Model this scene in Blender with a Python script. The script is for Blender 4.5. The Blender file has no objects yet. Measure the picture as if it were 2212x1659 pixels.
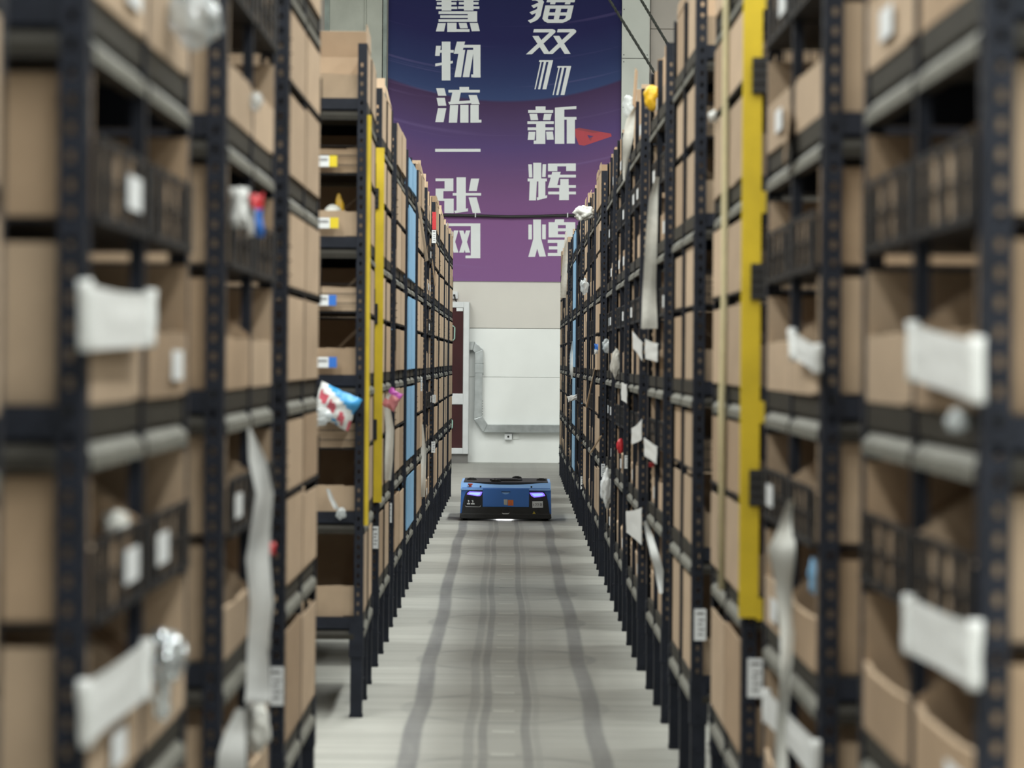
import bpy, bmesh, math, random
from mathutils import Vector, Matrix, noise
random.seed(11)
sc = bpy.context.scene
COL = sc.collection
# ------------------------------------------------------------------ camera
FPX = 5223.0; HC = 1.31; VPX, VPY = 1106.0, 777.0; ROLL = math.radians(0.45)
cam_d = bpy.data.cameras.new('camera'); cam = bpy.data.objects.new('camera', cam_d); COL.objects.link(cam)
cam.location = (0, 0, HC)
cam.rotation_mode = 'QUATERNION'
cam.rotation_quaternion = (Matrix.Rotation(math.radians(90), 3, 'X') @ Matrix.Rotation(ROLL, 3, 'Z')).to_quaternion()
cam_d.sensor_width = 36.0; cam_d.lens = FPX * 36.0 / 2212.0
cam_d.shift_x = 0.0; cam_d.shift_y = -(829.5 - VPY) / 2212.0
cam_d.clip_start = 0.05; cam_d.clip_end = 200
cam_d.dof.use_dof = True; cam_d.dof.focus_distance = 20.5; cam_d.dof.aperture_fstop = 3.9
sc.camera = cam
# ------------------------------------------------------------------ world, lights, exposure
w = bpy.data.worlds.new('world'); sc.world = w; w.use_nodes = True
w.node_tree.nodes['Background'].inputs[0].default_value = (0.80, 0.86, 0.90, 1)
w.node_tree.nodes['Background'].inputs[1].default_value = 0.10
def strip_light(name, loc, sx, sy, power, col=(0.97, 1.0, 0.95)):
    d = bpy.data.lights.new(name, 'AREA'); d.shape = 'RECTANGLE'; d.size = sx; d.size_y = sy
    d.energy = power; d.color = col
    o = bpy.data.objects.new(name, d); COL.objects.link(o); o.location = loc
    return o
for x, pw in ((-6.0, 1150), (-2.9, 1900), (2.45, 1900), (6.0, 1150)):
    strip_light('ceiling_strip_light', (x, 8.0, 7.7), 0.5, 33.0, pw)
sc.view_settings.view_transform = 'Standard'; sc.view_settings.look = 'None'
sc.view_settings.gamma = 1.0; sc.view_settings.use_curve_mapping = False
sc.view_settings.exposure = 0.0

# ------------------------------------------------------------------ pixel helpers
def unroll(px, py):
    dx, dy = px - VPX, py - VPY
    return dx * math.cos(ROLL) + dy * math.sin(ROLL), -dx * math.sin(ROLL) + dy * math.cos(ROLL)
def on_y(px, py, Y):
    dx, dy = unroll(px, py); return Vector((dx * Y / FPX, Y, HC - dy * Y / FPX))
def on_x(px, py, X):
    dx, dy = unroll(px, py); Y = X * FPX / dx; return Vector((X, Y, HC - dy * Y / FPX))
S = FPX * HC / 1000.0          # metres per depth unit

# ------------------------------------------------------------------ materials
def nmat(name):
    m = bpy.data.materials.new(name); m.use_nodes = True
    nt = m.node_tree; b = nt.nodes['Principled BSDF']; return m, nt, b
def plain(name, col, rough=0.6, metal=0.0, var=0.08, scale=14.0, bump=0.0, emit=None, es=0.0, rand=0.0, spec=None):
    m, nt, b = nmat(name)
    b.inputs['Roughness'].default_value = rough; b.inputs['Metallic'].default_value = metal
    if spec is not None: b.inputs['Specular IOR Level'].default_value = spec
    tc = nt.nodes.new('ShaderNodeTexCoord'); nz = nt.nodes.new('ShaderNodeTexNoise')
    nz.inputs['Scale'].default_value = scale; nz.inputs['Detail'].default_value = 4
    nt.links.new(tc.outputs['Object'], nz.inputs['Vector'])
    rp = nt.nodes.new('ShaderNodeValToRGB')
    rp.color_ramp.elements[0].position = 0.3; rp.color_ramp.elements[1].position = 0.7
    rp.color_ramp.elements[0].color = [c * (1 - var) for c in col] + [1]
    rp.color_ramp.elements[1].color = [min(1, c * (1 + var)) for c in col] + [1]
    nt.links.new(nz.outputs['Fac'], rp.inputs['Fac'])
    out = rp.outputs['Color']
    if rand:
        oi = nt.nodes.new('ShaderNodeObjectInfo')
        hs = nt.nodes.new('ShaderNodeHueSaturation')
        mr = nt.nodes.new('ShaderNodeMapRange'); mr.inputs['To Min'].default_value = 1 - rand; mr.inputs['To Max'].default_value = 1 + rand
        nt.links.new(oi.outputs['Random'], mr.inputs['Value']); nt.links.new(mr.outputs['Result'], hs.inputs['Value'])
        nt.links.new(out, hs.inputs['Color']); out = hs.outputs['Color']
    nt.links.new(out, b.inputs['Base Color'])
    if bump:
        bp = nt.nodes.new('ShaderNodeBump'); bp.inputs['Strength'].default_value = bump; bp.inputs['Distance'].default_value = 0.004
        nt.links.new(nz.outputs['Fac'], bp.inputs['Height']); nt.links.new(bp.outputs['Normal'], b.inputs['Normal'])
    if emit:
        b.inputs['Emission Color'].default_value = (*emit, 1); b.inputs['Emission Strength'].default_value = es
    return m
M = {}
M['card'] = plain('cardboard', (0.43, 0.322, 0.228), 0.85, 0, 0.07, 9, 0.1, rand=0.14, spec=0.2)
M['card2'] = plain('cardboard_kraft', (0.37, 0.265, 0.178), 0.85, 0, 0.08, 11, 0.1, rand=0.16, spec=0.2)
M['cardcut'] = plain('cardboard_cut_edge', (0.60, 0.45, 0.32), 0.9, 0, 0.1, 60, spec=0.2)
M['steel'] = plain('navy_black_steel', (0.0125, 0.0150, 0.0235), 0.55, 0.0, 0.25, 20, 0.05, spec=0.22)
M['beam'] = plain('grey_brown_beam', (0.027, 0.0245, 0.020), 0.6, 0.0, 0.2, 12, spec=0.2)
M['lip'] = plain('grey_beam_lip', (0.15, 0.148, 0.13), 0.6, 0.0, 0.15, 12, spec=0.25)
M['deck'] = plain('dark_deck', (0.05, 0.047, 0.042), 0.7, 0, 0.2, 8)
M['wire'] = plain('black_wire', (0.012, 0.012, 0.014), 0.6, 0, 0.1, 20, spec=0.2)
M['yellow'] = plain('yellow_bar', (0.62, 0.45, 0.02), 0.5, 0, 0.12, 9)
M['black'] = plain('black_plastic', (0.016, 0.016, 0.018), 0.5, 0, 0.15, 20)
M['white'] = plain('white_label', (0.72, 0.74, 0.76), 0.6, 0, 0.03, 20)
M['ink'] = plain('dark_ink', (0.12, 0.12, 0.13), 0.7, 0, 0.03, 20)
M['blueink'] = plain('blue_label', (0.03, 0.16, 0.58), 0.5, 0, 0.03, 20)
M['yelink'] = plain('yellow_label', (0.72, 0.56, 0.02), 0.5, 0, 0.03, 20)
M['bluebin'] = plain('blue_corrugated', (0.22, 0.44, 0.68), 0.5, 0, 0.05, 6, rand=0.05)
M['foam'] = plain('white_foam_sheet', (0.66, 0.67, 0.67), 0.7, 0, 0.05, 30)
M['strap'] = plain('cream_strap', (0.62, 0.55, 0.34), 0.45, 0, 0.05, 30)
M['red'] = plain('red_plastic', (0.55, 0.03, 0.04), 0.4, 0, 0.05, 20)
M['clear'] = plain('clear_film', (0.62, 0.66, 0.68), 0.12, 0, 0.1, 30, 0.3, spec=0.8)
nt = M['clear'].node_tree; tr_ = nt.nodes.new('ShaderNodeBsdfTransparent'); mx_ = nt.nodes.new('ShaderNodeMixShader'); mx_.inputs[0].default_value = 0.55
nt.links.new(tr_.outputs[0], mx_.inputs[1]); nt.links.new(nt.nodes['Principled BSDF'].outputs[0], mx_.inputs[2]); nt.links.new(mx_.outputs[0], nt.nodes['Material Output'].inputs[0])
M['film'] = plain('milky_film', (0.60, 0.60, 0.57), 0.4, 0, 0.08, 20, 0.2)
M['foil'] = plain('silver_foil', (0.66, 0.70, 0.73), 0.18, 0.85, 0.1, 30, 0.3)
M['ybag'] = plain('yellow_bag', (0.75, 0.45, 0.02), 0.35, 0, 0.1, 20, 0.2)
M['cloth'] = plain('pale_cloth', (0.55, 0.54, 0.50), 0.9, 0, 0.08, 40, 0.3)
M['tag'] = plain('floor_marker', (0.50, 0.50, 0.47), 0.6, 0, 0.06, 20)
M['galv'] = plain('galvanised_steel', (0.46, 0.49, 0.50), 0.32, 0.75, 0.18, 9, 0.05)
M['alu'] = plain('aluminium_frame', (0.62, 0.64, 0.66), 0.4, 0.25, 0.05, 10)
M['maroon'] = plain('maroon_panel', (0.105, 0.032, 0.040), 0.25, 0, 0.4, 3, spec=0.6)
M['mint'] = plain('mint_plastic', (0.42, 0.66, 0.58), 0.4, 0, 0.05, 10)
M['cable'] = plain('black_cable', (0.014, 0.014, 0.014), 0.5, 0, 0.1, 10)
M['rope'] = plain('steel_rope', (0.07, 0.075, 0.068), 0.5, 0.3, 0.3, 60)
M['beige'] = plain('beige_paint', (0.66, 0.635, 0.595), 0.8, 0, 0.035, 1.6, 0.05)
M['whitewall'] = plain('white_paint', (0.83, 0.85, 0.84), 0.75, 0, 0.03, 2.2, 0.04)
M['pillar'] = plain('raw_concrete', (0.43, 0.445, 0.40), 0.85, 0, 0.09, 3.5, 0.2)
M['greenish'] = plain('grey_green_trim', (0.27, 0.31, 0.29), 0.7, 0, 0.2, 5)
M['clad'] = plain('white_cladding', (0.60, 0.62, 0.58), 0.6, 0, 0.03, 3)
M['taupe'] = plain('taupe_panel', (0.46, 0.42, 0.385), 0.8, 0, 0.04, 2)
M['shell'] = plain('hall_wall', (0.50, 0.50, 0.48), 0.85, 0, 0.04, 1)
M['joint'] = plain('dark_joint', (0.16, 0.155, 0.15), 0.9, 0, 0.1, 5)
M['rblue'] = plain('robot_blue', (0.055, 0.19, 0.60), 0.38, 0, 0.03, 8)
M['rlight'] = plain('robot_sky_blue', (0.26, 0.49, 0.92), 0.35, 0, 0.03, 8)
M['rblack'] = plain('robot_black', (0.022, 0.022, 0.024), 0.5, 0, 0.15, 20)
M['rscreen'] = plain('robot_screen', (0.008, 0.008, 0.012), 0.15, 0, 0.05, 20)
M['rled'] = plain('robot_led', (0.3, 0.3, 0.9), 0.3, 0, 0.02, 5, emit=(0.20, 0.10, 1.0), es=1.3)
M['rledc'] = plain('robot_led_core', (0.5, 0.7, 0.9), 0.3, 0, 0.02, 5, emit=(0.36, 0.62, 1.0), es=0.8)
M['orange'] = plain('orange_sticker', (0.75, 0.20, 0.05), 0.5, 0, 0.03, 8)
M['estop'] = plain('red_button', (0.62, 0.09, 0.05), 0.4, 0, 0.03, 8)
M['silver'] = plain('bright_metal', (0.7, 0.7, 0.72), 0.25, 0.9, 0.03, 8)
M['bfill'] = plain('brown_parcel', (0.27, 0.18, 0.115), 0.85, 0, 0.12, 12, rand=0.25, spec=0.2)
M['blueink2'] = plain('packet_blue', (0.05, 0.32, 0.66), 0.35, 0, 0.03, 20)
M['redlet'] = plain('packet_red', (0.55, 0.10, 0.14), 0.35, 0, 0.03, 20)
M['pink'] = plain('packet_pink', (0.66, 0.24, 0.27), 0.35, 0, 0.05, 20)
M['magenta'] = plain('packet_magenta', (0.50, 0.08, 0.42), 0.35, 0, 0.05, 20)
M['letter'] = plain('banner_white_print', (0.72, 0.745, 0.76), 0.6, 0, 0.02, 8)
M['redprint'] = plain('banner_red_print', (0.42, 0.04, 0.06), 0.6, 0, 0.05, 8)
M['redprint2'] = plain('banner_dark_red_print', (0.28, 0.035, 0.055), 0.6, 0, 0.05, 8)

def math_n(nt, op, a, b=None, c=None, clamp=False):
    n = nt.nodes.new('ShaderNodeMath'); n.operation = op; n.use_clamp = clamp
    for i, v in enumerate((a, b, c)):
        if v is None: continue
        if isinstance(v, (int, float)): n.inputs[i].default_value = v
        else: nt.links.new(v, n.inputs[i])
    return n.outputs[0]
def mixcol(nt, fac, a, b):
    n = nt.nodes.new('ShaderNodeMix'); n.data_type = 'RGBA'
    for k, v in ((0, fac), (6, a), (7, b)):
        if isinstance(v, (int, float)): n.inputs[k].default_value = v
        elif isinstance(v, tuple): n.inputs[k].default_value = (*v, 1)
        else: nt.links.new(v, n.inputs[k])
    return n.outputs[2]
def floor_material():
    m, nt, b = nmat('worn_concrete')
    g = nt.nodes.new('ShaderNodeNewGeometry'); sp = nt.nodes.new('ShaderNodeSeparateXYZ')
    nt.links.new(g.outputs['Position'], sp.inputs[0]); X, Y = sp.outputs[0], sp.outputs[1]
    def nz(scale, stretch=(1, 1, 1), detail=5):
        mp = nt.nodes.new('ShaderNodeMapping'); mp.inputs['Scale'].default_value = stretch
        nt.links.new(g.outputs['Position'], mp.inputs[0])
        n = nt.nodes.new('ShaderNodeTexNoise'); n.inputs['Scale'].default_value = scale; n.inputs['Detail'].default_value = detail
        nt.links.new(mp.outputs[0], n.inputs['Vector']); return n.outputs['Fac']
    n1 = nz(1.3); n2 = nz(1.0, (0.5, 9.0, 1), 3); n3 = nz(9.0); n4 = nz(1.0, (14.0, 1.6, 1), 4)
    base = mixcol(nt, n1, (0.37, 0.368, 0.342), (0.50, 0.497, 0.462))
    cross_bands = math_n(nt, 'MULTIPLY', math_n(nt, 'SUBTRACT', n2, 0.42, clamp=True), 1.6, clamp=True)  # darker crosswise bands from noise stretched over the lane
    base = mixcol(nt, cross_bands, base, (0.28, 0.278, 0.255))
    wob = math_n(nt, 'MULTIPLY', math_n(nt, 'SUBTRACT', nz(0.45, (0.01, 1, 1), 2), 0.5), 0.06)
    xs = math_n(nt, 'ADD', X, wob)
    total = None
    for x0, slope, hw, amt in ((-0.33, -0.0047, 0.034, 0.75), (0.306, -0.0016, 0.034, 0.62), (-0.085, -0.003, 0.016, 0.45),
                               (-0.135, -0.0024, 0.018, 0.32), (0.064, -0.002, 0.017, 0.48), (0.10, -0.002, 0.012, 0.2)):
        c = math_n(nt, 'ADD', math_n(nt, 'MULTIPLY', math_n(nt, 'SUBTRACT', Y, 7.8), slope), x0)
        d = math_n(nt, 'ABSOLUTE', math_n(nt, 'SUBTRACT', xs, c))
        mr = nt.nodes.new('ShaderNodeMapRange'); mr.interpolation_type = 'SMOOTHSTEP'
        mr.inputs['From Min'].default_value = hw * 1.25; mr.inputs['From Max'].default_value = hw * 0.7
        nt.links.new(d, mr.inputs['Value'])
        s = math_n(nt, 'MULTIPLY', mr.outputs[0], math_n(nt, 'MULTIPLY', math_n(nt, 'ADD', math_n(nt, 'MULTIPLY', n4, 0.7), 0.55), amt))
        total = s if total is None else math_n(nt, 'MAXIMUM', total, s)
    # turning marks: rings round each stop of the lane
    per = 1.481
    fy = math_n(nt, 'SUBTRACT', math_n(nt, 'MODULO', math_n(nt, 'ADD', Y, 40 * per - 8.35), per), per / 2)
    r = math_n(nt, 'SQRT', math_n(nt, 'ADD', math_n(nt, 'POWER', math_n(nt, 'ADD', X, 0.015), 2), math_n(nt, 'POWER', math_n(nt, 'ABSOLUTE', fy), 2)))
    d = math_n(nt, 'ABSOLUTE', math_n(nt, 'SUBTRACT', r, 0.37))
    mr = nt.nodes.new('ShaderNodeMapRange'); mr.interpolation_type = 'SMOOTHSTEP'
    mr.inputs['From Min'].default_value = 0.035; mr.inputs['From Max'].default_value = 0.012
    nt.links.new(d, mr.inputs['Value'])
    total = math_n(nt, 'MAXIMUM', total, math_n(nt, 'MULTIPLY', mr.outputs[0], math_n(nt, 'MULTIPLY', n1, 0.5)))
    # a grey driven-over film between the wheel marks
    mr = nt.nodes.new('ShaderNodeMapRange'); mr.interpolation_type = 'SMOOTHSTEP'
    mr.inputs['From Min'].default_value = 0.5; mr.inputs['From Max'].default_value = 0.25
    nt.links.new(math_n(nt, 'ABSOLUTE', X), mr.inputs['Value'])
    film = math_n(nt, 'MULTIPLY', mr.outputs[0], math_n(nt, 'MULTIPLY', nz(1.0, (6, 0.8, 1), 4), 0.28))
    base = mixcol(nt, film, base, (0.35, 0.35, 0.36))
    fade = nt.nodes.new('ShaderNodeMapRange'); fade.inputs['From Min'].default_value = 21.5; fade.inputs['From Max'].default_value = 19.5
    fade.inputs['To Min'].default_value = 0.12; nt.links.new(Y, fade.inputs['Value'])
    total = math_n(nt, 'MULTIPLY', total, fade.outputs[0])
    streak = math_n(nt, 'MULTIPLY', math_n(nt, 'SUBTRACT', nz(1.0, (0.25, 26.0, 1), 3), 0.45, clamp=True), 1.5, clamp=True)
    base = mixcol(nt, streak, base, (0.25, 0.25, 0.232))
    lines = math_n(nt, 'MULTIPLY', math_n(nt, 'SUBTRACT', nz(1.0, (0.6, 70.0, 1), 2), 0.52, clamp=True), 2.2, clamp=True)
    base = mixcol(nt, lines, base, (0.22, 0.22, 0.205))
    light = math_n(nt, 'MULTIPLY', math_n(nt, 'SUBTRACT', nz(1.0, (0.35, 38.0, 2), 2), 0.56, clamp=True), 2.0, clamp=True)
    base = mixcol(nt, light, base, (0.62, 0.62, 0.58))
    base = mixcol(nt, total, base, (0.115, 0.115, 0.127))
    nt.links.new(base, b.inputs['Base Color'])
    ro = math_n(nt, 'ADD', math_n(nt, 'MULTIPLY', n3, 0.25), 0.42)
    nt.links.new(ro, b.inputs['Roughness'])
    return m
M['floor'] = floor_material()

# ------------------------------------------------------------------ mesh helpers
class MB:
    def __init__(s): s.v = []; s.f = []; s.m = []
    def quad(s, a, b, c, d, mi=0):
        n = len(s.v); s.v += [tuple(a), tuple(b), tuple(c), tuple(d)]; s.f.append((n, n + 1, n + 2, n + 3)); s.m.append(mi)
    def box(s, x0, x1, y0, y1, z0, z1, mi=0, mat=None):
        n = len(s.v)
        vs = [(x, y, z) for x in (x0, x1) for y in (y0, y1) for z in (z0, z1)]
        if mat is not None: vs = [tuple(mat @ Vector(p)) for p in vs]
        s.v += vs
        for f in ((0, 1, 3, 2), (4, 6, 7, 5), (0, 4, 5, 1), (2, 3, 7, 6), (0, 2, 6, 4), (1, 5, 7, 3)):
            s.f.append(tuple(n + i for i in f)); s.m.append(mi)
    def prism(s, poly, axis, a, b, mi=0):
        """poly: 2D points; axis 'x': (y,z), 'y': (x,z), 'z': (x,y); swept from a to b"""
        def p3(p, t):
            return {'x': (t, p[0], p[1]), 'y': (p[0], t, p[1]), 'z': (p[0], p[1], t)}[axis]
        n = len(s.v); k = len(poly)
        s.v += [p3(p, a) for p in poly] + [p3(p, b) for p in poly]
        s.f.append(tuple(range(n, n + k))); s.m.append(mi)
        s.f.append(tuple(range(n + 2 * k - 1, n + k - 1, -1))); s.m.append(mi)
        for i in range(k):
            j = (i + 1) % k; s.f.append((n + i, n + k + i, n + k + j, n + j)); s.m.append(mi)
    def tube(s, pts, r, seg=8, mi=0, caps=True):
        n = len(s.v); k = len(pts); prev = None
        for i, p in enumerate(pts):
            p = Vector(p); t = (Vector(pts[min(i + 1, k - 1)]) - Vector(pts[max(i - 1, 0)])).normalized()
            u = t.cross(Vector((0, 0, 1))) if abs(t.z) < 0.9 else t.cross(Vector((0, 1, 0)))
            if prev is not None and u.dot(prev) < 0: u = -u
            u.normalize(); prev = u; v = t.cross(u)
            for j in range(seg):
                a = 2 * math.pi * j / seg; s.v.append(tuple(p + r * (math.cos(a) * u + math.sin(a) * v)))
        for i in range(k - 1):
            for j in range(seg):
                j2 = (j + 1) % seg
                s.f.append((n + i * seg + j, n + i * seg + j2, n + (i + 1) * seg + j2, n + (i + 1) * seg + j)); s.m.append(mi)
        if caps:
            s.f.append(tuple(n + j for j in range(seg))); s.m.append(mi)
            s.f.append(tuple(n + (k - 1) * seg + j for j in range(seg))); s.m.append(mi)
    def cyl(s, c, axis, r, a, b, seg=24, mi=0):
        poly = [(c[0] + r * math.cos(2 * math.pi * i / seg), c[1] + r * math.sin(2 * math.pi * i / seg)) for i in range(seg)]
        s.prism(poly, axis, a, b, mi)
    def mesh(s, name, mats, smooth=False, bevel=0):
        me = bpy.data.meshes.new(name); me.from_pydata(s.v, [], s.f)
        for m in (mats if isinstance(mats, (list, tuple)) else [mats]): me.materials.append(M[m])
        me.polygons.foreach_set('material_index', s.m)
        bm = bmesh.new(); bm.from_mesh(me)
        if bevel:
            bmesh.ops.remove_doubles(bm, verts=bm.verts, dist=1e-5)
        bmesh.ops.recalc_face_normals(bm, faces=bm.faces); bm.to_mesh(me); bm.free()
        if smooth: me.polygons.foreach_set('use_smooth', [True] * len(me.polygons))
        me.update(); return me
def obj(name, me, parent=None, loc=None, rz=0.0):
    o = bpy.data.objects.new(name, me); COL.objects.link(o)
    if parent is not None: o.parent = parent
    if loc is not None: o.location = loc
    if rz: o.rotation_euler = (0, 0, rz)
    return o
def tag(o, label, cat=None, group=None, kind=None):
    o['label'] = label
    if cat: o['category'] = cat
    if group: o['group'] = group
    if kind: o['kind'] = kind
    return o
def root(name, label, cat, loc=(0, 0, 0), rz=0.0, group=None):
    o = bpy.data.objects.new(name, None); COL.objects.link(o); o.location = loc; o.rotation_euler = (0, 0, rz)
    o.empty_display_size = 0.1
    return tag(o, label, cat, group)
def bevelled(o, wdt, seg=2):
    b = o.modifiers.new('bevel', 'BEVEL'); b.width = wdt; b.segments = seg; b.limit_method = 'ANGLE'; b.angle_limit = math.radians(40)
    return o
def structure(name, mb, mat, parent=None, label=None, cat=None):
    o = obj(name, mb.mesh(name, mat), parent)
    if parent is None:
        o['kind'] = 'structure'; tag(o, label or name.replace('_', ' '), cat or name.split('_')[0])
    return o

# ------------------------------------------------------------------ the hall
YW = 4.484 * S                  # end wall
mb = MB(); mb.box(-13, 13, -9, YW + 0.3, -0.2, 0); floor = structure('floor', mb, 'floor', label='worn pale concrete floor with dark wheel tracks', cat='floor')
mb = MB(); mb.box(-13, 13, -9, YW + 0.3, 8.2, 8.4); structure('ceiling', mb, 'shell', label='plain grey hall ceiling high above racks', cat='ceiling')
for nm, x0, x1 in (('wall_left', -13.2, -13), ('wall_right', 13, 13.2)):
    mb = MB(); mb.box(x0, x1, -9, YW + 0.3, 0, 8.2); structure(nm, mb, 'shell', label='plain grey side wall of hall, ' + ('beyond red cabinet' if x0 < 0 else 'beyond metal duct'), cat='wall')
mb = MB(); mb.box(-13, 13, -9.2, -9, 0, 8.2); structure('wall_back', mb, 'shell', label='plain grey wall facing the banner wall', cat='wall')
zb = [on_y(1100, y, YW).z for y in (608, 710, 815)]
mb = MB(); mb.box(-13, 13, YW + 0.06, YW + 0.3, 0, 8.2); wall_end = structure('wall_end', mb, 'joint', label='pale painted end wall behind banner and duct', cat='wall')
def wpanel(x0, x1, z0, z1, mat, yy=0.0):
    mb = MB(); mb.box(x0, x1, YW + yy, YW + 0.07, z0, z1); return bevelled(obj('wall_panel', mb.mesh('wall_panel', mat), wall_end), 0.006)
g = 0.006
wpanel(-13, -2.25, zb[1] + g, 8.2, 'taupe'); 
wpanel(-2.25 + g, 1.72, zb[1] + g, 8.2, 'beige')
xs_right = [on_y(x, 60, YW).x for x in (1402,)]
zj = on_y(1430, 62, YW).z
wpanel(1.72 + g, 13, zb[1] + g, zj - g, 'taupe'); wpanel(1.72 + g, 13, zj, 8.2, 'taupe')
wpanel(-13, 13, zb[2] + g / 2, zb[1], 'whitewall', 0.004)
wpanel(-13, 13, 0, zb[2], 'whitewall', 0.004)
# pillar left of the banner
xa, xb, xc, xd = [on_y(p, 120, YW).x for p in (702, 713, 826, 836)]
pil = MB(); pil.box(xb, xc, YW - 0.10, YW + 0.01, 0, 8.2)
pl = structure('trim_1', pil, 'pillar', label='raw concrete pillar beside the banner, cabinet side', cat='pillar')
mb = MB(); mb.box(xa, xb, YW - 0.11, YW + 0.01, 0, 8.2); obj('edge_strip', mb.mesh('edge_strip', 'greenish'), pl)
mb = MB(); mb.box(xc + 0.012, xd, YW - 0.11, YW + 0.01, 0, 8.2); obj('edge_strip', mb.mesh('edge_strip', 'greenish'), pl)
mb = MB(); xq = on_y(790, 60, YW).x; mb.tube([(xq, YW - 0.115, 2.0), (xq, YW - 0.115, 8.1)], 0.012, 8); obj('conduit', mb.mesh('conduit', 'pillar', True), pl)
# clad column right of the banner
x0c, x1c = on_y(1343, 60, YW).x, on_y(1402, 60, YW).x
zc = on_y(1370, 128, YW).z
mb = MB(); mb.box(x0c + 0.01, x1c - 0.01, YW - 0.07, YW + 0.01, 0, 8.2)
cl = structure('trim_2', mb, 'joint', label='white panel-clad column beside the banner, duct side', cat='column')
for z0, z1 in ((0.0, zc - 1.24), (zc - 1.235, zc - 0.004), (zc + 0.004, zc + 1.235), (zc + 1.24, 8.19)):
    mb = MB(); mb.box(x0c, x1c, YW - 0.085, YW - 0.06, z0, z1); obj('cladding_panel', mb.mesh('cladding_panel', 'clad'), cl)
    for xx in (x0c + 0.025, x1c - 0.025):
        for k in range(3):
            zz = z0 + 0.04 + (z1 - z0 - 0.08) * k / 2
            mb = MB(); mb.cyl((xx, zz), 'y', 0.008, YW - 0.089, YW - 0.084, 8); obj('screw', mb.mesh('screw', 'ink'), cl)

# ------------------------------------------------------------------ banner
def banner_material():
    m, nt, b = nmat('banner_print')
    g = nt.nodes.new('ShaderNodeNewGeometry'); sp = nt.nodes.new('ShaderNodeSeparateXYZ')
    nt.links.new(g.outputs['Position'], sp.inputs[0]); X, Z = sp.outputs[0], sp.outputs[2]
    xr = math_n(nt, 'SUBTRACT', X, -0.12)
    def bow(k): return math_n(nt, 'MULTIPLY', math_n(nt, 'POWER', math_n(nt, 'ABSOLUTE', xr), 2), k)
    zz = math_n(nt, 'SUBTRACT', Z, bow(0.13))
    rp = nt.nodes.new('ShaderNodeValToRGB'); cr = rp.color_ramp
    mr = nt.nodes.new('ShaderNodeMapRange'); z_lo, z_hi = 2.3, 6.6
    mr.inputs['From Min'].default_value = z_lo; mr.inputs['From Max'].default_value = z_hi
    nt.links.new(zz, mr.inputs['Value']); nt.links.new(mr.outputs[0], rp.inputs['Fac'])
    def pos(py): return ((HC + (VPY - py) * YW / FPX) - z_lo) / (z_hi - z_lo)
    stops = [(608, (0.235, 0.115, 0.275)), (480, (0.225, 0.105, 0.255)), (400, (0.165, 0.085, 0.20)), (320, (0.105, 0.068, 0.19)), (262, (0.085, 0.054, 0.135)),
             (221, (0.066, 0.038, 0.095)), (218, (0.045, 0.068, 0.17)), (165, (0.032, 0.043, 0.125)), (90, (0.024, 0.024, 0.092)), (0, (0.022, 0.024, 0.088)), (-110, (0.02, 0.022, 0.08))]
    while len(cr.elements) < len(stops): cr.elements.new(0.5)
    for e, (py, c) in zip(cr.elements, stops): e.position = max(0, min(1, pos(py))); e.color = (*c, 1)
    # faint light streaks following the bow
    z2 = math_n(nt, 'SUBTRACT', Z, bow(0.10))
    cmb = nt.nodes.new('ShaderNodeCombineXYZ'); nt.links.new(math_n(nt, 'MULTIPLY', X, 0.25), cmb.inputs[0]); nt.links.new(math_n(nt, 'MULTIPLY', z2, 16.0), cmb.inputs[2])
    nz = nt.nodes.new('ShaderNodeTexNoise'); nz.inputs['Scale'].default_value = 1.0; nz.inputs['Detail'].default_value = 2
    nt.links.new(cmb.outputs[0], nz.inputs['Vector'])
    st = math_n(nt, 'MULTIPLY', math_n(nt, 'SUBTRACT', nz.outputs['Fac'], 0.62, clamp=True), 1.3, clamp=True)
    colr = mixcol(nt, st, rp.outputs['Color'], (0.26, 0.20, 0.42))
    nt.links.new(colr, b.inputs['Base Color']); b.inputs['Roughness'].default_value = 0.8; b.inputs['Specular IOR Level'].default_value = 0.1
    # hanging creases
    cm = nt.nodes.new('ShaderNodeCombineXYZ'); nt.links.new(math_n(nt, 'MULTIPLY', X, 5.0), cm.inputs[0]); nt.links.new(math_n(nt, 'MULTIPLY', Z, 0.15), cm.inputs[2])
    n2 = nt.nodes.new('ShaderNodeTexNoise'); n2.inputs['Scale'].default_value = 1; nt.links.new(cm.outputs[0], n2.inputs['Vector'])
    bp = nt.nodes.new('ShaderNodeBump'); bp.inputs['Strength'].default_value = 0.25; bp.inputs['Distance'].default_value = 0.03
    nt.links.new(n2.outputs['Fac'], bp.inputs['Height']); nt.links.new(bp.outputs['Normal'], b.inputs['Normal'])
    return m
M['banner'] = banner_material()
YB = YW - 0.02
bl, br = on_y(837, 300, YB).x, on_y(1341, 300, YB).x; bz = on_y(1100, 608, YB).z
ban = root('wall_banner', 'purple and navy slogan banner with tall white Chinese characters on end wall', 'banner', (0, 0, 0))
mb = MB(); mb.box(bl, br, YB, YB + 0.012, bz, 7.3); obj('banner_sheet', mb.mesh('banner_sheet', 'banner'), ban)
def glyph(name, polys, ox, oy, sc_, mat='letter', yo=0.0):
    mb = MB()
    for gi, p in enumerate(polys):
        if len(p) == 4 and not isinstance(p[0], tuple):
            x0, y0, x1, y1 = p; p = [(x0, y0), (x1, y0), (x1, y1), (x0, y1)]
        pts = [on_y(ox + a / sc_, oy + b / sc_, YB) for a, b in p]
        mb.prism([(q.x, q.z) for q in pts], 'y', YB - 0.004 - yo - 0.0002 * gi, YB + 0.001 + 0.0001 * gi)
    return obj(name, mb.mesh(name, mat), ban)
k1 = 10.367
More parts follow.
